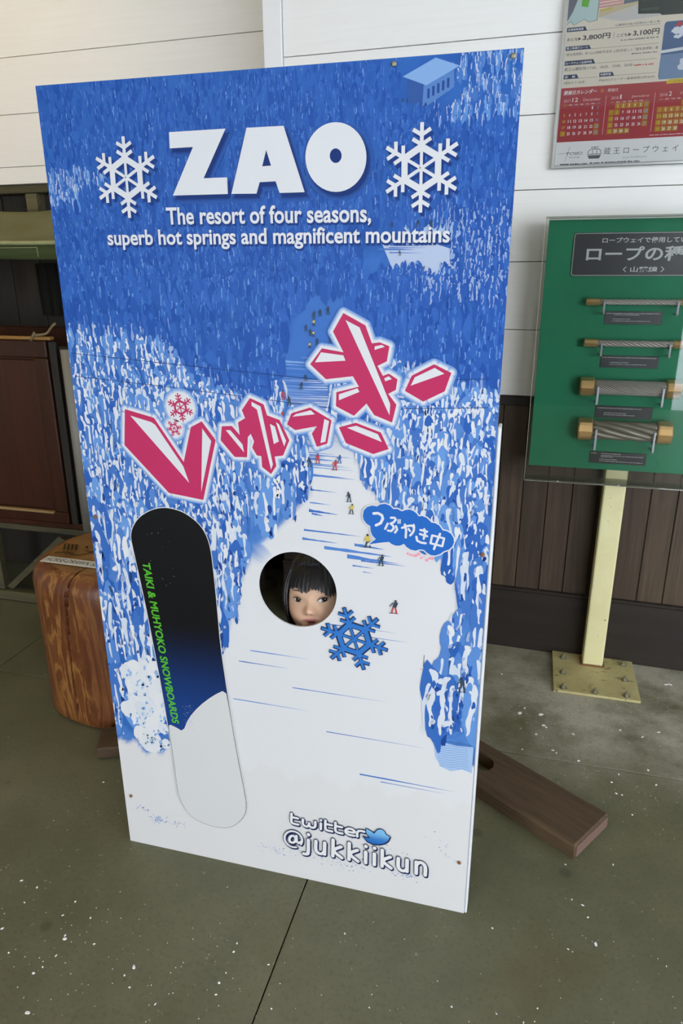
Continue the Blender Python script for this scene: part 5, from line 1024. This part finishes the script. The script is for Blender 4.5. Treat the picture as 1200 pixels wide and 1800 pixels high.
jj = [(px, py+.03, .36, .098), (px, py+.03, .48, .094), (px, py+.015, nz-.07, .088), (px, py-.0, nz-.03, .05)]; ee = [(0, 1), (1, 2), (2, 3)]
for s in (-1, 1):
    b = len(jj); jj += [(px+s*.098, py+.02, nz-.075, .042), (px+s*.128, py+.04, nz-.19, .036), (px+s*.117, py-.005, nz-.28, .030)]; ee += [(2, b), (b, b+1), (b+1, b+2)]
cloth('jacket', jj, ee, srgb(44, 48, 60))
jj = [(px, py+.03, .36, .09)]; ee = []
for s in (-1, 1):
    b = len(jj); jj += [(px+s*.052, py+.03, .30, .064), (px+s*.056, py+.017, .19, .052), (px+s*.056, py+.03, .085, .042)]; ee += [(0, b), (b, b+1), (b+1, b+2)]
cloth('trousers', jj, ee, srgb(56, 56, 62))
for s in (-1, 1): cloth('boot', [(px+s*.056, py+.035, .10, .040), (px+s*.056, py+.03, .040, .038), (px+s*.06, py-.035, .034, .032)], [(0, 1), (1, 2)], srgb(40, 38, 38))

# ------------------------------------------------------------------ two people out on the snow behind the camera, mirrored in the acrylic cover
def walker(label, x, y, rz, h, top, legs, hair):
    t = thing('person', label, 'person', (x, y, -.08), rz); k = h/1.7
    J = [(0, 0, .92, .13), (0, 0, 1.12, .12), (0, .01, 1.36, .13), (0, 0, 1.47, .055), (0, -.02, 1.55, .085), (0, -.02, 1.63, .075)]; E_ = [(0, 1), (1, 2), (2, 3), (3, 4), (4, 5)]; T = [J[0][:3]+(.15,), J[1][:3]+(.15,), (0, .01, 1.38, .14)]; TE = [(0, 1), (1, 2)]; P_ = [(0, 0, .92, .14)]; PE = []
    for s in (-1, 1):
        b = len(J); J += [(s*.17, .01, 1.36, .055), (s*.23, .03, 1.1, .045), (s*.22, -.06, .88, .032), (s*.215, -.08, .80, .03, .6)]; E_ += [(2, b), (b, b+1), (b+1, b+2), (b+2, b+3)]
        for f in range(4): J += [(s*.215+(f-1.5)*.016, -.09, .72, .009)]; E_ += [(b+3, len(J)-1)]
        J += [(s*.19, -.11, .77, .009)]; E_ += [(b+3, len(J)-1)]
        c = len(T); T += [(s*.175, .01, 1.37, .075), (s*.235, .03, 1.1, .062), (s*.225, -.05, .9, .052)]; TE += [(2, c), (c, c+1), (c+1, c+2)]
        b = len(J); J += [(s*.09, 0, .84, .085), (s*.10, -.02*s, .47, .06), (s*.10, .05*s, .09, .042), (s*.105, .05*s-.12, .045, .04)]; E_ += [(0, b), (b, b+1), (b+1, b+2), (b+2, b+3)]
        c = len(P_); P_ += [(s*.092, 0, .82, .105), (s*.10, -.02*s, .47, .082), (s*.10, .05*s, .12, .068)]; PE += [(0, c), (c, c+1), (c+1, c+2)]
    def part(n, JJ, EE, m):
        me = skinned([tuple(q*k for q in j[:4])+tuple(j[4:]) for j in JJ], EE, 1); bm = bmesh.new(); bm.from_mesh(me)
        if n == 'body':
            l = bm.verts.layers.float_color.new('Col')
            for v in bm.verts: v[l] = SK
            nb = bmesh.new(); bmesh.ops.create_uvsphere(nb, u_segments=8, v_segments=6, radius=.014*k); bmesh.ops.translate(nb, vec=(0, -.108*k, 1.57*k), verts=nb.verts[:]); l = nb.verts.layers.float_color.new('Col')
            for v in nb.verts: v[l] = SK
            q = bpy.data.meshes.new('q'); nb.to_mesh(q); nb.free(); bm.from_mesh(q)
        return obj(n, bm, m, t, True)
    part('body', J, E_, SKINM); part('jacket', T, TE, mat('jacket_cloth', top, .8)); part('trousers', P_, PE, mat('trouser_cloth', legs, .8))
    bm = bmesh.new(); bmesh.ops.create_uvsphere(bm, u_segments=20, v_segments=12, radius=1); bmesh.ops.scale(bm, vec=(.098*k, .105*k, .10*k), verts=bm.verts[:]); bmesh.ops.delete(bm, geom=[v for v in bm.verts if v.co.y < -.03*k and v.co.z < .03*k], context='VERTS'); bmesh.ops.translate(bm, vec=(0, -.01*k, 1.62*k), verts=bm.verts[:]); obj('hair', bm, hair, t, True)
    for s in (-1, 1):
        bm = bmesh.new(); bmesh.ops.create_uvsphere(bm, u_segments=8, v_segments=6, radius=.010*k); bmesh.ops.translate(bm, vec=(s*.033*k, -.098*k, 1.60*k), verts=bm.verts[:]); obj('eye', bm, BLACKP, t, True)
walker('person in a bright pink jacket standing on the snow outside the hall', 2.521, -10.216, R(170), 1.6, srgb(235, 60, 140), srgb(70, 90, 130), HAIR)
walker('person in dark clothes standing on the snow outside, beside the pink jacket', 3.139, -12.650, R(190), 1.7, srgb(30, 34, 40), srgb(26, 28, 34), HAIR)

# ------------------------------------------------------------------ warm ceiling lamp over the alcove
cl_ = thing('ceiling_lamp', 'warm round lamp on the ceiling above the sleigh', 'lamp', (-2.3, .6, 3.05))
bm = bmesh.new(); lathe(bm, [(.14, -.002), (.14, -.02), (.12, -.05), (.06, -.075), (.01, -.08)], 24); obj('lamp_shade', bm, EM, cl_, True)
l = bpy.data.lights.new('warm_lamp', 'POINT'); l.energy = 15; l.color = (1, .70, .16); l.shadow_soft_size = .12; o = bpy.data.objects.new('warm_lamp', l); COL.objects.link(o); o.location = (-2.3, .6, 2.86)
